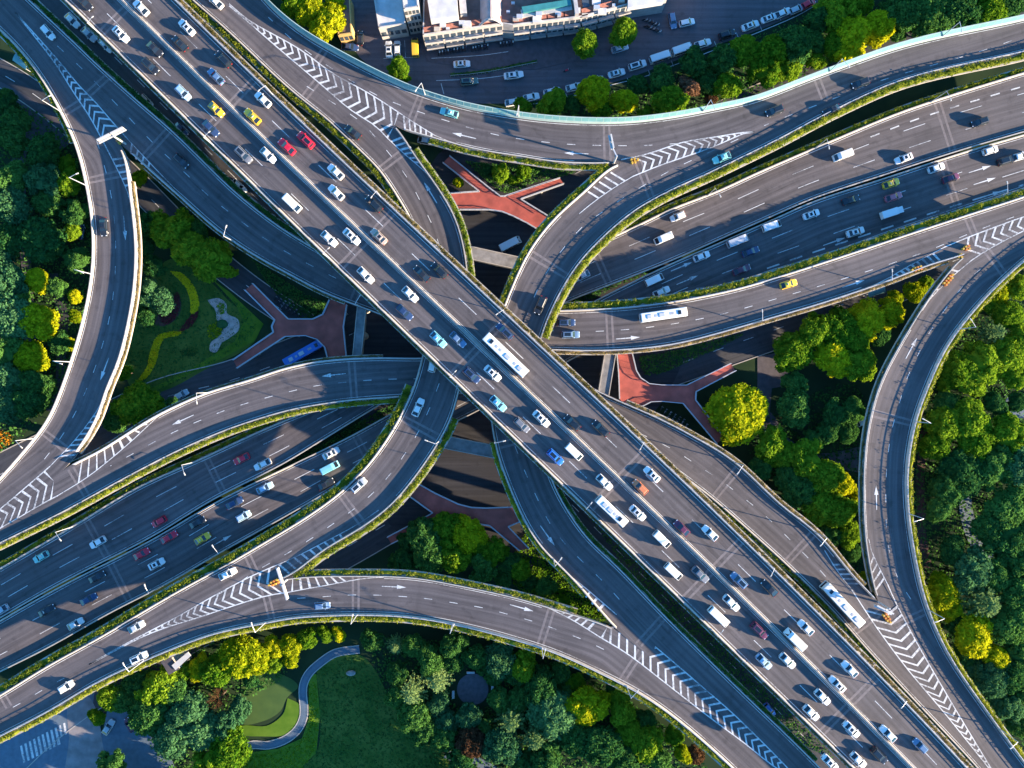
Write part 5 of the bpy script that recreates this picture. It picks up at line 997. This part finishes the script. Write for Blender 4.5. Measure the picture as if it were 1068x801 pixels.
# vehicles at street level: px, py, kind, colour, heading degrees (image, anticlockwise from right), place
STREET = [('A',285,80,'sedan','white',-45,'on the street between ramp and bridge'),('A',352,135,'sedan','silver',-45,'on the street between ramp and bridge'),('A',418,178,'sedan','white',-45,'on the street between ramp and bridge'),('A',580,400,'hatch','tan',-45,'on the street between ramp and bridge'),('A',718,515,'sedan','dark blue',-45,'on the street between ramp and bridge'),('A',865,680,'van','white',-45,'on the street between ramp and bridge'),('A',950,740,'sedan','white',-45,'on the street between ramp and bridge'),
 ('B',845,253,'sunroof','white',5,'on the top street'),('B',1048,298,'sunroof','white',8,'on the top street'),('B',875,322,'suv','dark green',5,'on the top street'),('B',555,195,'sunroof','white',92,'parked in front of the white building'),('B',588,190,'hatch','white',92,'parked in front of the white building'),('B',660,188,'van','yellow',92,'parked beside the arcaded building'),
 ('Cc',92,385,'sedan','white',12,'parked along the top street'),('Cc',175,363,'sedan','white',14,'parked along the top street'),('Cc',262,345,'sedan','white',15,'parked along the top street'),('Cc',432,290,'sunroof','white',16,'parked along the top street'),('Cc',515,258,'suv','white',18,'parked along the top street'),('Cc',607,228,'minibus','white',18,'parked along the top street'),('Cc',693,198,'minibus','white',18,'parked along the top street'),('Cc',872,135,'suv','black',20,'parked along the top street'),('Cc',965,100,'sunroof','white',21,'parked along the top street'),('Cc',1040,70,'sunroof','white',22,'parked along the top street'),
 ('Cc',22,405,'sedan','white',10,'parked along the top street'),('Cc',348,318,'sedan','silver',15,'parked along the top street'),('Cc',775,172,'sedan','white',19,'parked along the top street'),('D',110,50,'sedan','white',25,'parked along the top street'),('Cc',26,297,'sedan','white',9,'on the top street'),('D',165,35,'hatch','silver',26,'parked along the top street'),('D',212,12,'hatch','red',30,'parked along the top street'),('Cc',445,190,'sedan','silver',17,'half hidden under the upper street tree'),('Cc',655,80,'hatch','steel blue',-80,'by the corner of the top street'),('Cc',712,88,'hatch','white',14,'by the corner of the top street'),
 ('B',800,582,'van','silver',-12,'in the shade beside the hedge by the upper red footbridge'),('B',705,560,'sedan','silver',-10,'under the gore above the upper red footbridge'),('G',8,208,'minibus','white',28,'on the dark street by the upper red footbridge'),('F',222,640,'bus','blue',29,'in shade by the left red footbridge'),('E',318,158,'hatch','dark blue',80,'among the trees left of the curved ramp'),
 ('N',430,640,'sedan','silver',58,'on the bottom-left forecourt'),('N',515,630,'hatch','maroon',120,'on the bottom-left forecourt'),('Pp',1040,572,'hatch','blue',-50,'beneath the diagonal bridge near the bottom'),('B',400,186,'sedan','dark blue',-5,'beside the brown-roofed building'),('B',440,150,'hatch','black',88,'beside the brown-roofed building'),('I',720,45,'hatch','silver',30,'under the trees above the left ramp'),('L',435,150,'hatch','white',20,'in the trees left of the right curved ramp')]
PLACE = {'ML': 'left half of the diagonal bridge', 'MR': 'right half of the diagonal bridge', 'R1': 'left curved ramp', 'R3': 'teal-railed top ramp', 'RSE': 'ramp right of the diagonal bridge'}
recs = []
for key, lst in VEH.items():
    road = rd['M'] if key in ('ML', 'MR') else rd[key]
    for t, zx, zy, kind, col in lst:
        x, y = T[t][0] + zx / 3.814, T[t][1] + zy / 3.814; z = road.zat((x, y)); h = {'bus': 3, 'longbus': 3, 'coach': 3, 'van': 1.9, 'minibus': 2.3, 'truck': 2.4, 'suv': 1.5}.get(kind, 1.2)
        p = P(x, y, z + h * .6); hd = road.heading((x, y)) + (math.pi if key == 'MR' else 0)
        if key == 'HWN' or key == 'HWS': pl = ('upper' if key == 'HWN' else 'lower') + (' carriageway of the right highway' if x > 534 else ' carriageway of the left highway')
        elif key == 'R2': pl = 'long ramp right of centre' if x > 450 else 'upper-left ramp'
        elif key == 'R4': pl = 'ramp beside the upper diagonal bridge' if y < 300 else 'ramp curving to the bottom left'
        elif key == 'R5': pl = 'ramp curving down from the top right'
        elif key == 'R8': pl = 'bottom curved ramp'
        else: pl = PLACE[key]
        recs.append((kind, col, (p.x, p.y, z + .02), hd, 'on the ' + pl, x, y))
for t, zx, zy, kind, col, hdg, pl in STREET:
    x, y = T[t][0] + zx / 3.814, T[t][1] + zy / 3.814; p = P(x, y, 1.0)
    recs.append((kind, col, (p.x, p.y, .13 if 'building' in pl or 'forecourt' in pl else .05), R(hdg), pl, x, y))
grp = {}
for r_ in recs: grp.setdefault((WORD[r_[0]], r_[1], r_[4]), []).append(r_)
for (wd_, col, pl), rs in grp.items():
    diag = 'diagonal bridge' in pl and 'half' in pl
    rs.sort(key=lambda q: q[5])
    for i, (kind, col, loc, hd, pl, x, y) in enumerate(rs):
        root = copytree(PROTO[kind], None, PM[col]); root.name = NAMES[kind]; root.location = loc; root.rotation_euler = (0, 0, hd + random.uniform(-.02, .02))
        if kind in ('sedan', 'sunroof', 'hatch', 'suv', 'taxi', 'van', 'minibus'): k_ = random.uniform(1.0, 1.1); root.scale = (k_, random.uniform(1.02, 1.08), random.uniform(.98, 1.08))
        n = len(rs)
        if n == 1: lb = f"{col} {wd_} {pl}"
        elif n == 2: lb = f"{'left' if i == 0 else 'right'}-hand of two {col} {wd_}s {pl}"
        elif i == n - 1: lb = f"rightmost {col} {wd_} {pl}"
        elif i == 0: lb = f"leftmost {col} {wd_} {pl}"
        else: lb = f"{ORD[i + 1]} {col} {wd_} from the left {pl}"
        tag(root, lb, {'suv': 'car', 'sedan': 'car', 'sunroof': 'car', 'hatch': 'car', 'minibus': 'van', 'longbus': 'bus', 'coach': 'bus', 'truck': 'truck'}.get(kind, kind), 'vehicles ' + pl)
def rmtree(o):
    for c in list(o.children): rmtree(c)
    bpy.data.objects.remove(o)
for k in list(PROTO): rmtree(PROTO[k])
# parked scooters
sc = empty('scooter')
MB().box(-.55, .1, -.14, .14, .45, .78, .06, .03).build('seat', M['black'], sc)
MB().box(-.3, .5, -.13, .13, .25, .45).box(.45, .6, -.18, .18, .3, .95, .02, .05).build('body', PM['white'], sc)
MB().bar((.5, -.3, 1.0), (.5, .3, 1.0), .03, 6).build('handlebar', M['metal'], sc)
for x in (-.6, .7): MB().bar((x, -.05, .24), (x, .05, .24), .24, 12).build('wheel', M['black'], sc)
def scrow(pts, hd, cols, label, group):
    for i, (x, y) in enumerate(pts):
        o = copytree(sc, None, PM[cols[i % len(cols)]]); p = P(x, y, .6); o.location = (p.x, p.y, .14); o.rotation_euler = (0, 0, R(hd) + random.uniform(-.15, .15)); tag(o, label, 'scooter', group)
rowt = [(458 + i * 3.1, 55.5 - i * .55) for i in range(10)] + [(493 + i * 3.1, 51 - i * .5) for i in range(6)] + [(522 + i * 3.2, 46.5 - i * .4) for i in range(5)]
scrow(rowt, 80, ['white', 'white', 'grey', 'white', 'dark blue'], 'scooter in the row parked before the arcaded building', 'scooters parked before the arcaded building')
scrow([(673 + i * 1.6, 20.5 + i * .7 + (i % 2) * 6) for i in range(10)], 10, ['white', 'black', 'silver'], 'scooter in the cluster at the right end of the arcaded building', 'scooters at the right end of the arcaded building')
scrow([(288 + (i % 5) * 4.5 + (i // 5) * 2.5, 311 + (i // 5) * 4.5 + (i % 5) * 2.2) for i in range(15)], 50, ['black', 'dark blue', 'silver', 'grey'], 'scooter in the shaded lot above the left red footbridge', 'scooters above the left red footbridge')
scrow([(690 + (i % 6) * 4.6 + (i // 6) * 3, 426 + (i // 6) * 5 + (i % 6) * 2.6) for i in range(18)], 60, ['black', 'dark blue', 'silver', 'grey'], 'scooter in the lot below the right red footbridge', 'scooters below the right red footbridge')
rmtree(sc)
moto = empty('motorbike', tuple(P(591, 74))); moto.rotation_euler = (0, 0, R(20)); bpy.context.view_layer.update()
tag(moto, 'red motorbike on the top street left of the first street tree', 'motorbike')
for nm, b_, m_ in (('body', MB().box(-.5, .5, -.16, .16, .45, .85, .1, .04), PM['red']), ('handlebar', MB().bar((.5, -.35, 1.0), (.5, .35, 1.0), .03, 6), M['metal']), ('wheel', MB().bar((-.65, -.06, .3), (-.65, .06, .3), .3, 12), M['black']), ('wheel', MB().bar((.7, -.06, .3), (.7, .06, .3), .3, 12), M['black'])):
    o = b_.build(nm, m_); o.parent = moto

# ------------------------------------------------------------------ street lamps
lp = empty('street_lamp')
MB().bar((0, 0, 0), (0, 0, .5), .2, 8, .16).build('base', M['metal'], lp)
MB().bar((0, 0, .4), (0, 0, 8.2), .13, 8, .08).build('pole', M['metal'], lp)
MB().bar((0, 0, 8.1), (2.3, 0, 8.9), .07, 6, .05).build('arm', M['metal'], lp)
MB().box(2.1, 2.9, -.15, .15, 8.82, 8.98, .06, .04).build('lamp_head', M['signw'], lp)
LAMPS = [('R1','R',(63,118)),('R1','R',(89,194)),('R1','R',(93,286)),('R1','R',(75,377)),('R1','R',(35,455)),('R3','R',(732,115)),('R3','R',(864,76)),('R3','R',(982,42)),('R3','R',(443,100)),('R3','R',(541,120)),('M','L',(289,97)),('M','L',(399,205)),('M','L',(666,460)),('M','L',(797,587)),('M','L',(932,719)),('M','L',(526,325)),
 ('M','R',(106,38)),('M','R',(224,152)),('M','R',(345,268)),('M','R',(470,395)),('M','R',(610,525)),('M','R',(741,655)),('M','R',(873,785)),('HWN','R',(969,107)),('HWN','R',(848,152)),('HWN','R',(737,203)),('HWN','R',(76,547)),('HWN','R',(202,479)),('R7','R',(1000,345)),('R7','R',(954,440)),('R7','R',(946,535)),('R7','R',(966,635)),('R7','R',(1040,758)),
 ('R8','R',(152,690)),('R8','R',(278,650)),('R8','R',(373,641)),('R8','R',(472,650)),('R8','R',(565,675)),('R8','R',(652,716)),('RSE','R',(766,481)),('RSE','R',(848,555)),('R2','R',(784,335)),('R2','R',(914,297)),('RSE','R',(218,408)),('R2','R',(378,318)),('R2','R',(246,252)),('R5','R',(515,460)),('R5','R',(577,583)),('R4','R',(457,460)),('HWS','R',(1030,208)),('HWS','R',(240,570)),('HWS','R',(170,610))]
LN = {'R1': 'outer edge of the left curved ramp', 'R3': 'outer edge of the teal-railed top ramp', 'ML': 'right edge of the diagonal bridge', 'MR': 'left edge of the diagonal bridge', 'HWN': 'upper edge of the highway', 'HWS': 'lower edge of the highway', 'R7': 'outer edge of the right curved ramp', 'R8': 'lower edge of the bottom curved ramp', 'RSE': 'upper edge of the lower-right to left ramp', 'R2': 'lower edge of the upper-left to right ramp', 'R5': 'left edge of the middle curving ramp', 'R4': 'right edge of the bottom-left ramp'}
gl = {}
for k, sd_, px in LAMPS: gl.setdefault(LN[k + sd_] if k == 'M' else LN[k], []).append((px, k, sd_))
for pl, lst in gl.items():
    lst.sort(key=lambda q: (q[0][1] if 'right curved' in pl or 'left curved' in pl else q[0][0])); vert = 'curved ramp' in pl and 'bottom' not in pl
    for i, (px, k, sd_) in enumerate(lst):
        road = rd[k]; sm = road.near(px); m_ = .18 if sd_ == 'L' else -.18; p = road.evm(sm, m_); inn = (road.ev(sm, .5) - p)
        o = copytree(lp); o.location = (p.x, p.y, p.z + .9); o.rotation_euler = (0, 0, math.atan2(inn.y, inn.x) + random.uniform(-.25, .25))
        if k.startswith('M'): o.scale = (.8, .8, .8)
        lb = f"street lamp on the {pl}" if len(lst) == 1 else f"{ORD[i + 1]} street lamp from the {'top' if vert else 'left'} on the {pl}"
        tag(o, lb, 'street lamp', 'street lamps on the elevated roads')
rmtree(lp)

# ------------------------------------------------------------------ sign gantries and crash cushions at the forks
def gantry(a_px, b_px, base_px, zdeck, label):
    a, b = P(*a_px, zdeck + 6.5), P(*b_px, zdeck + 6.5); s_ = P(*base_px, zdeck)
    root = empty('sign_gantry', tuple(s_)); tag(root, label, 'road sign', 'overhead signs at the forks'); bpy.context.view_layer.update()
    mid = (a + b) / 2; MB().bar(s_, (s_.x, s_.y, s_.z + 6.7), .28, 10, .22).build('post', M['metal'], root)
    tp = Vector((s_.x, s_.y, s_.z + 6.4)); MB().beam(tp, mid + Vector((0, 0, 0)), .3, .3).beam(a, b, .35, .35).build('beam', M['metal'], root)
    d = (b - a); L_ = d.length; d.normalize(); n = Vector((-d.y, d.x, 0))
    for i in (0, 1):
        q0 = a + d * (L_ * (.02 + .5 * i)) + n * .25; q1 = a + d * (L_ * (.48 + .5 * i)) + n * .25
        up = Vector((0, 0, 1.1)); lean = n * .15
        mb = MB(); mb.add([q0 - up, q1 - up, q1 + up * .9 + lean, q0 + up * .9 + lean, q0 - up + n * .12, q1 - up + n * .12, q1 + up * .9 + lean + n * .12, q0 + up * .9 + lean + n * .12], [(3, 2, 1, 0), (4, 5, 6, 7), (0, 1, 5, 4), (1, 2, 6, 5), (2, 3, 7, 6), (3, 0, 4, 7)])
        mb.build('sign_panel', M['signw'], root, recalc=True)
        MB().beam(q0 + up * .92 + lean * 1.2, q1 + up * .92 + lean * 1.2, .4, .1).build('sign_hood', M['signw'], root)
gantry((103, 149), (131, 135), (131, 150), 14.5, 'white sign gantry over the fork of the two upper-left ramps')
gantry((288, 592), (299, 626), (300, 604), 15, 'white sign gantry over the fork near the bottom left ramps')
gantry((912, 632), (930, 641), (916, 628), 14, 'white sign gantry over the fork by the white bus at lower right')
gantry((635, 141), (638, 156), (640, 170), 17, 'white sign gantry over the fork of the two top right ramps')
def cushion(px, z, label, ang, m='orange', n=3):
    p = P(*px, z); root = empty('crash_barrel_row', tuple(p), R(ang)); bpy.context.view_layer.update(); tag(root, label, 'crash cushion', 'orange crash cushions at the forks')
    for i in range(n):
        for j in range(2 if i else 1):
            y = (j - .5) * .95 if i else 0
            o = MB().bar((i * .8 - 1, y * .8, .02), (i * .8 - 1, y * .8, .95), .33, 12, .28).build('barrel', M[m if (i + j) % 2 else 'yellowp'], None); o.parent = root
cushion((125, 147), 14.5, 'faded orange crash barrels at the fork of the upper-left ramps', -50)
cushion((285, 608), 15, 'orange crash barrels at the fork of the bottom-left ramps', 25, n=4)
cushion((925, 645), 14, 'orange crash barrels at the fork by the white bus', 125, n=4)
cushion((661, 168), 17, 'yellow-orange crash barrels at the fork of the top right ramps', 195, 'yellowp')
cushion((1007, 259), 12.3, 'orange crash barrels at the tip of the right fork', 15, n=3)
cushion((1002, 267), 12.3, 'yellow crash barrels just below the tip of the right fork', 15, 'yellowp', n=2)
cushion((954, 281), 12.3, 'orange barrels on the striped edge of the long ramp', 15, n=4)
cushion((990, 290), 12.3, 'long row of orange barrels on the striped edge of the right curved ramp', 230, n=5)

# ------------------------------------------------------------------ top buildings
def building(name, label, px, h, wallm, roofm, par_=.6):
    pts = [P(x, y, 0) for x, y in px]; ar = sum(pts[i].x * pts[(i + 1) % len(pts)].y - pts[(i + 1) % len(pts)].x * pts[i].y for i in range(len(pts)))
    if ar < 0: pts = pts[::-1]
    c = sum(pts, Vector()) / len(pts); root = empty(name, (c.x, c.y, 0)); tag(root, label, 'building'); bpy.context.view_layer.update()
    MB().prism([(p.x, p.y) for p in pts], -.1, h).build('wall', M[wallm], root)
    MB().prism([tuple((p + (c - p).normalized() * .35)[:2]) for p in pts], h, h + .02).build('roof', M[roofm], root)
    mb = MB()
    for i in range(len(pts)):
        a, b = pts[i].copy(), pts[(i + 1) % len(pts)].copy(); a.z = b.z = h + par_; n = Vector((b.y - a.y, a.x - b.x, 0)).normalized() * -.16; mb.beam(a + n, b + n, .3, par_ - .003)
    mb.build('roof_parapet', M[wallm], root); return root
def facade(root, a_px, b_px, floors, h, bays, wm='bglass', band=True, out=.02, z0=.4, balcony=False):
    a, b = P(*a_px), P(*b_px); d = (b - a); L_ = d.length; d.normalize(); n = Vector((d.y, -d.x, 0))      # outward for a->b with building to the left
    fh = (h - z0) / floors
    for f in range(floors):
        for i in range(bays):
            x0 = L_ * (i + .14) / bays; x1 = L_ * (i + .86) / bays; zz0 = z0 + fh * f + fh * .3; zz1 = z0 + fh * f + fh * .85
            p = [a + d * x0, a + d * x1]; q = [Vector((v.x, v.y, zz)) + n * out for v, zz in ((p[0], zz0), (p[1], zz0), (p[1], zz1), (p[0], zz1))]
            mb = MB(); mb.add([v - n * .1 for v in q] + [v + n * .03 for v in q], [(3, 2, 1, 0), (4, 5, 6, 7), (0, 1, 5, 4), (1, 2, 6, 5), (2, 3, 7, 6), (3, 0, 4, 7)]); mb.build('window', M[wm], root, recalc=True)
        if balcony:
            mb = MB()
            for i in range(max(1, bays // 3)):
                x0 = L_ * (i + .05) / max(1, bays // 3); x1 = L_ * (i + .95) / max(1, bays // 3)
                q0 = a + d * x0 + n * .6; q1 = a + d * x1 + n * .6; z = z0 + fh * f + fh * .3
                q0.z = q1.z = z; mb.beam(q0, q1, 1.2, .22); q0 += n * .55; q1 += n * .55; q0.z = q1.z = z + .75; mb.beam(q0, q1, .12, .75)
            mb.build('balcony', M['bwhite'], root)
b1 = building('white_building', 'white flat-roofed building at the top behind two parked white cars', [(399.5, 42), (427, 38), (420, -12), (391, -12)], 7.5, 'bwhite', 'roofw')
facade(b1, (399.5, 42), (427, 38), 1, 5.5, 4, z0=1.5)
b2 = building('tower_block', 'tall pale block with rows of small windows at the top edge', [(428.5, 36), (443, 33.5), (436, -25), (421.5, -25)], 15, 'bwhite', 'roofw')
facade(b2, (428.5, 36), (443, 33.5), 4, 14.5, 4)
b3 = building('arcaded_building', 'long white arcaded building with brown roof along the top street', [(444.5, 51), (525, 39.5), (535, 41), (604, 32.5), (655, 19), (690, 13.5), (697, -14), (690, -30), (446, -30)], 8.6, 'bwhite', 'roofb')
facade(b3, (444.5, 51), (525, 39.5), 2, 8.2, 12, balcony=True)
facade(b3, (535, 41), (604, 32.5), 2, 8.2, 12, balcony=True)
facade(b3, (604, 32.5), (655, 19), 2, 8.2, 9, balcony=True)
def part_block(root, name, px, z0, z1, m, inset=0):
    pts = [P(x, y, z1) for x, y in px]; ar = sum(pts[i].x * pts[(i + 1) % len(pts)].y - pts[(i + 1) % len(pts)].x * pts[i].y for i in range(len(pts)))
    if ar < 0: pts = pts[::-1]
    return MB().prism([(p.x, p.y) for p in pts], z0, z1).build(name, M[m], root)
part_block(b3, 'roof_block', [(446, 1), (449, 20), (478, 17), (476, -8), (446, -8)], 8.6, 12.5, 'roofw')
part_block(b3, 'roof_block', [(478, -8), (480, 14), (487, 13), (485, -8)], 8.6, 11, 'bwhite')
part_block(b3, 'roof_block', [(543, 10), (596, 3), (597, 10), (545, 18)], 8.6, 9.8, 'bwhite')
tr_ = part_block(b3, 'teal_roof', [(544, 7), (595, -1), (596, 5), (546, 13)], 9.8, 10.6, 'rooft')
part_block(b3, 'roof_block', [(597, -8), (600, 14), (604, 14), (601, -8)], 8.6, 11, 'bwhite')
part_block(b3, 'roof_block', [(655, 8), (692, 2), (694, -10), (655, -10)], 8.6, 10.5, 'roofw')
part_block(b3, 'skylight', [(606, -5), (608, 8), (615, 7), (613, -5)], 8.6, 9.4, 'bglass')
vt = MB(); rings = []
for yy in (-12, -4, 4, 12, 22):
    a, b = P(500.5, yy, 10), P(523, yy - 1.5, 10); rg_ = []
    for i in range(13):
        t = i / 12; p = a.lerp(b, t); rg_.append(Vector((p.x, p.y, 8.6 + 3.4 * math.sin(t * math.pi))))
    rings.append(rg_)
vt.loft(rings, close=True); vt.build('barrel_vault', mat('pink_roof', (0.42, 0.30, 0.27), .8, .15, .6), b3, recalc=True)
va = MB(); pr = None
for i in range(13):
    t = i / 12; a, b = P(500, 23, 10), P(523.5, 21.5, 10); p = a.lerp(b, t); q = Vector((p.x, p.y - .3, 8.6 + 3.7 * math.sin(t * math.pi)))
    if pr is not None: va.bar(pr, q, .35, 6)
    pr = q
va.build('arch_rim', M['bwhite'], b3)
for i in range(9):
    x0 = 462 + i * 20; 
    if 495 < x0 < 530 or x0 > 640: continue
    y0 = 27 - (x0 - 462) * .11; mb = MB(); p = P(x0, y0, 9); mb.box(p.x - .9, p.x + .9, p.y - .6, p.y + .6, 8.6, 9.7 + (i % 3) * .3, .08, .08); mb.build('roof_unit', M['metal'], b3)
b4 = building('brown_roofed_building', 'small building with brown roof and ochre edge at the top left street', [(357, 46), (371, 44), (369, 6), (356, 8)], 5.5, 'yellowwall', 'roofb', .35)
facade(b4, (357, 46), (371, 44), 1, 5, 3, z0=.8)
# small things on the ground
def bench(px, hd, label):
    p = P(*px, .15); root = empty('park_bench', (p.x, p.y, .15), R(hd)); bpy.context.view_layer.update(); tag(root, label, 'bench', 'white benches round the circular plaza')
    for nm, b_ in (('seat', MB().box(-1.1, 1.1, -.3, .3, .4, .5)), ('backrest', MB().box(-1.1, 1.1, .28, .36, .5, .95)), ('leg', MB().box(-1.0, -.8, -.25, .25, 0, .4)), ('leg', MB().box(.8, 1.0, -.25, .25, 0, .4))):
        o = b_.build(nm, M['benchw']); o.parent = root
bench((491, 701), 0, 'white bench above the round plaza'); bench((513.5, 719), -90, 'white bench right of the round plaza'); bench((494.5, 741), 180, 'white bench below the round plaza'); bench((473, 724), 90, 'white bench left of the round plaza')
v, f = ico(3, .2, 5); v = v * np.array([1.3, .8, .7]) + np.array(tuple(P(366, 702, .3))); tag(meshobj('boulder', v, f, M['stone']), 'pale boulder on the dark lawn of the bottom park', 'rock')
def canopy(px, wd, ln, h, hd, label, m='teal'):
    p = P(*px, h); root = empty('canopy', (p.x, p.y, 0), R(hd)); bpy.context.view_layer.update(); tag(root, label, 'canopy')
    mb = MB(); rings = []
    for i in range(7):
        t = -1 + i / 3; rings.append([(-ln / 2, t * wd / 2, h - t * t * .6), (ln / 2, t * wd / 2, h - t * t * .6), (ln / 2, t * wd / 2, h - t * t * .6 - .1), (-ln / 2, t * wd / 2, h - t * t * .6 - .1)])
    mb.loft(rings); o = mb.build('roof', M[m], recalc=True); o.parent = root
    for x in (-ln / 2 + .3, ln / 2 - .3):
        for y in (-wd / 2 + .2, wd / 2 - .2): o = MB().bar((x, y, 0), (x, y, h - .5), .08, 8).build('post', M['metal']); o.parent = root
canopy((22, 62), 3.2, 4.5, 3.2, -35, 'teal canopy beside the outer edge of the upper-left ramp')
canopy((914, 302), 3, 5, 3.4, 18, 'teal canopy roof below the long ramp near the right fork')
hut = empty('billboard_hut', tuple(P(178, 694, 0))); tag(hut, 'brown-roofed hut with a long white panel below the bottom-left ramp', 'hut'); bpy.context.view_layer.update()
for nm, px, z0, z1, m_ in (('wall', [(168, 691), (178, 687), (186, 698), (177, 703)], 0, 9.5, 'conc'), ('roof', [(168, 690), (178, 686), (187, 698), (176, 704)], 9.5, 9.8, 'paver'), ('sign_panel', [(179, 694), (196, 680), (199, 684), (183, 699)], 9.82, 10.1, 'signw')):
    part_block(hut, nm, px, z0, z1, m_)
gd = empty('playground_dome', tuple(P(228, 340, 0))); bpy.context.view_layer.update(); tag(gd, 'teal climbing dome on the sand patch in the left garden', 'dome')
v, f = ico(2, .05, 9); v = v * np.array([1.7, 1.4, 1.2]) + np.array(tuple(P(232, 338, 0))); o = meshobj('shell', v, f, M['leafT']); o.parent = gd; o.matrix_parent_inverse = gd.matrix_basis.inverted()

# top street: painted lines, bay divisions, railing and facade trim
def flatline(mb, pts, wd, z):
    q = [P(*p) for p in cr(pts, 5)]
    for i in range(len(q) - 1):
        t = (q[i + 1] - q[i]).normalized(); n = Vector((-t.y, t.x, 0)) * wd / 2
        mb.add([Vector((v.x, v.y, z)) for v in (q[i] - n, q[i + 1] - n, q[i + 1] + n, q[i] + n)], [(0, 1, 2, 3)])
mb = MB(); flatline(mb, [(536, 112), (575, 105), (610, 97), (640, 88), (672, 80), (700, 69), (735, 56), (770, 42), (800, 30), (830, 17), (850, 6)], .2, .02)
flatline(mb, [(450, 61), (500, 58), (530, 54)], .14, .135)
flatline(mb, [(455, 84), (500, 82), (545, 76)], .14, .02); flatline(mb, [(400, 61), (432, 60)], .12, .02)
flatline(mb, [(460, 87), (463, 98)], .16, .02)
for x, y in ((590, 97), (612, 92), (654, 81), (676, 73), (700, 63), (724, 52), (745, 43), (768, 34), (792, 25), (812, 15)): flatline(mb, [(x, y), (x + 2.4, y + 6.2)], .12, .024)
for x in (412, 419.5, 427): flatline(mb, [(x - 5, 42), (x - 4, 60)], .12, .024)
tag(mb.build('parking_marking', M['paint']), kind='structure')
rl = empty('street_railing', tuple(P(502, 77))); tag(rl, 'low grey railing with planting between the lanes of the top street', 'railing'); bpy.context.view_layer.update()
pl = [P(x, y) for x, y in ((470, 80), (490, 78.5), (510, 76), (535, 71), (560, 66))]; mb = MB()
for i in range(len(pl) - 1):
    up = Vector((0, 0, 1.0)); mb.beam(pl[i] + up, pl[i + 1] + up, .08, .08)
    for j in range(5): b = pl[i].lerp(pl[i + 1], j / 5); mb.box(b.x - .05, b.x + .05, b.y - .05, b.y + .05, 0, 1.0)
mb.build('rail', M['rail'], rl)
o = hedge_strip('planting', [p + Vector((0, .5, 0)) for p in pl], 1.0, .8, M['leafD'], dens=20, zoff=.02); o.parent = rl; o.matrix_parent_inverse = rl.matrix_basis.inverted()
M['tile'] = mat('red_roof_tiles', (0.26, 0.10, 0.07), .85, .25, 1.5)
for px_a, px_b, nseg in (((445.5, 51), (525, 39.5), 4), ((535.5, 41), (604, 32.5), 4), ((604.5, 32.5), (654, 19.5), 3)):
    a, b = P(*px_a), P(*px_b); d = (b - a); L_ = d.length; d.normalize(); n = Vector((-d.y, d.x, 0))
    for i in range(nseg):
        q0 = a + d * (L_ * (i + .04) / nseg) + n * 1.0; q1 = a + d * (L_ * (i + .96) / nseg) + n * 1.0
        mb = MB(); z0 = 8.64; up = Vector((0, 0, 1))
        mb.add([q0 - n * .55 + up * z0, q1 - n * .55 + up * z0, q1 + n * .9 + up * (z0 + .9), q0 + n * .9 + up * (z0 + .9), q0 + n * .9 + up * z0, q1 + n * .9 + up * z0], [(0, 1, 2, 3), (3, 2, 5, 4), (0, 3, 4), (1, 5, 2), (0, 4, 5, 1)])
        mb.build('tiled_eave', M['tile'], b3, recalc=True)
for i, (x, y) in enumerate(((530, 12), (538, 20), (560, 21), (583, 17), (610, 16), (628, 12), (640, 6), (648, 1), (622, 2), (467, 30), (456, 31), (487, 26), (535, 3))):
    p = P(x, y, 9); s_ = .5 + (i % 3) * .35; mb = MB(); mb.box(p.x - s_, p.x + s_, p.y - s_ * .7, p.y + s_ * .7, 8.62, 9.2 + (i % 4) * .25, .05, .05); mb.build('roof_unit', M[['metal', 'conc', 'roofw'][i % 3]], b3)
cover('ground_cover', [(226, 318), (233, 316), (236, 325), (230, 328)], M['leafG'], .6, 20, .4, 'small green planting at the top of the pale sand patch', 'shrubs')
cover('ground_cover', [(217, 340), (228, 336), (232, 346), (224, 354), (217, 350)], M['leafY'], .7, 16, .4, 'yellow-green shrubs left of the pale sand patch', 'shrubs')
cover('ground_cover', [(196, 362), (208, 365), (200, 372), (188, 368)], M['leafD'], .7, 16, .4, 'dark shrubs below the sand patch on the garden lawn', 'shrubs')

cover('grass_tufts', [(330, 702), (348, 689), (374, 686), (390, 702), (408, 736), (438, 766), (468, 798), (300, 812), (330, 785), (334, 745)], M['leafD'], .10, 4.5, .55, 'mottled longer grass over the dark bottom lawn', 'grass', z0=.07)
cover('grass_tufts', [(322, 712), (328, 712), (332, 745), (328, 783), (300, 812), (255, 812), (255, 790), (290, 783), (318, 768), (323, 750)], M['leafG'], .12, 6, .5, 'longer grass beside the winding path', 'grass', z0=.09)
cover('grass_tufts', [(152, 305), (178, 274), (215, 293), (268, 340), (215, 382), (170, 404), (142, 402), (134, 380), (142, 340)], M['leafD'], .10, 4.5, .5, 'mottled longer grass over the left garden lawn', 'grass', z0=.06)
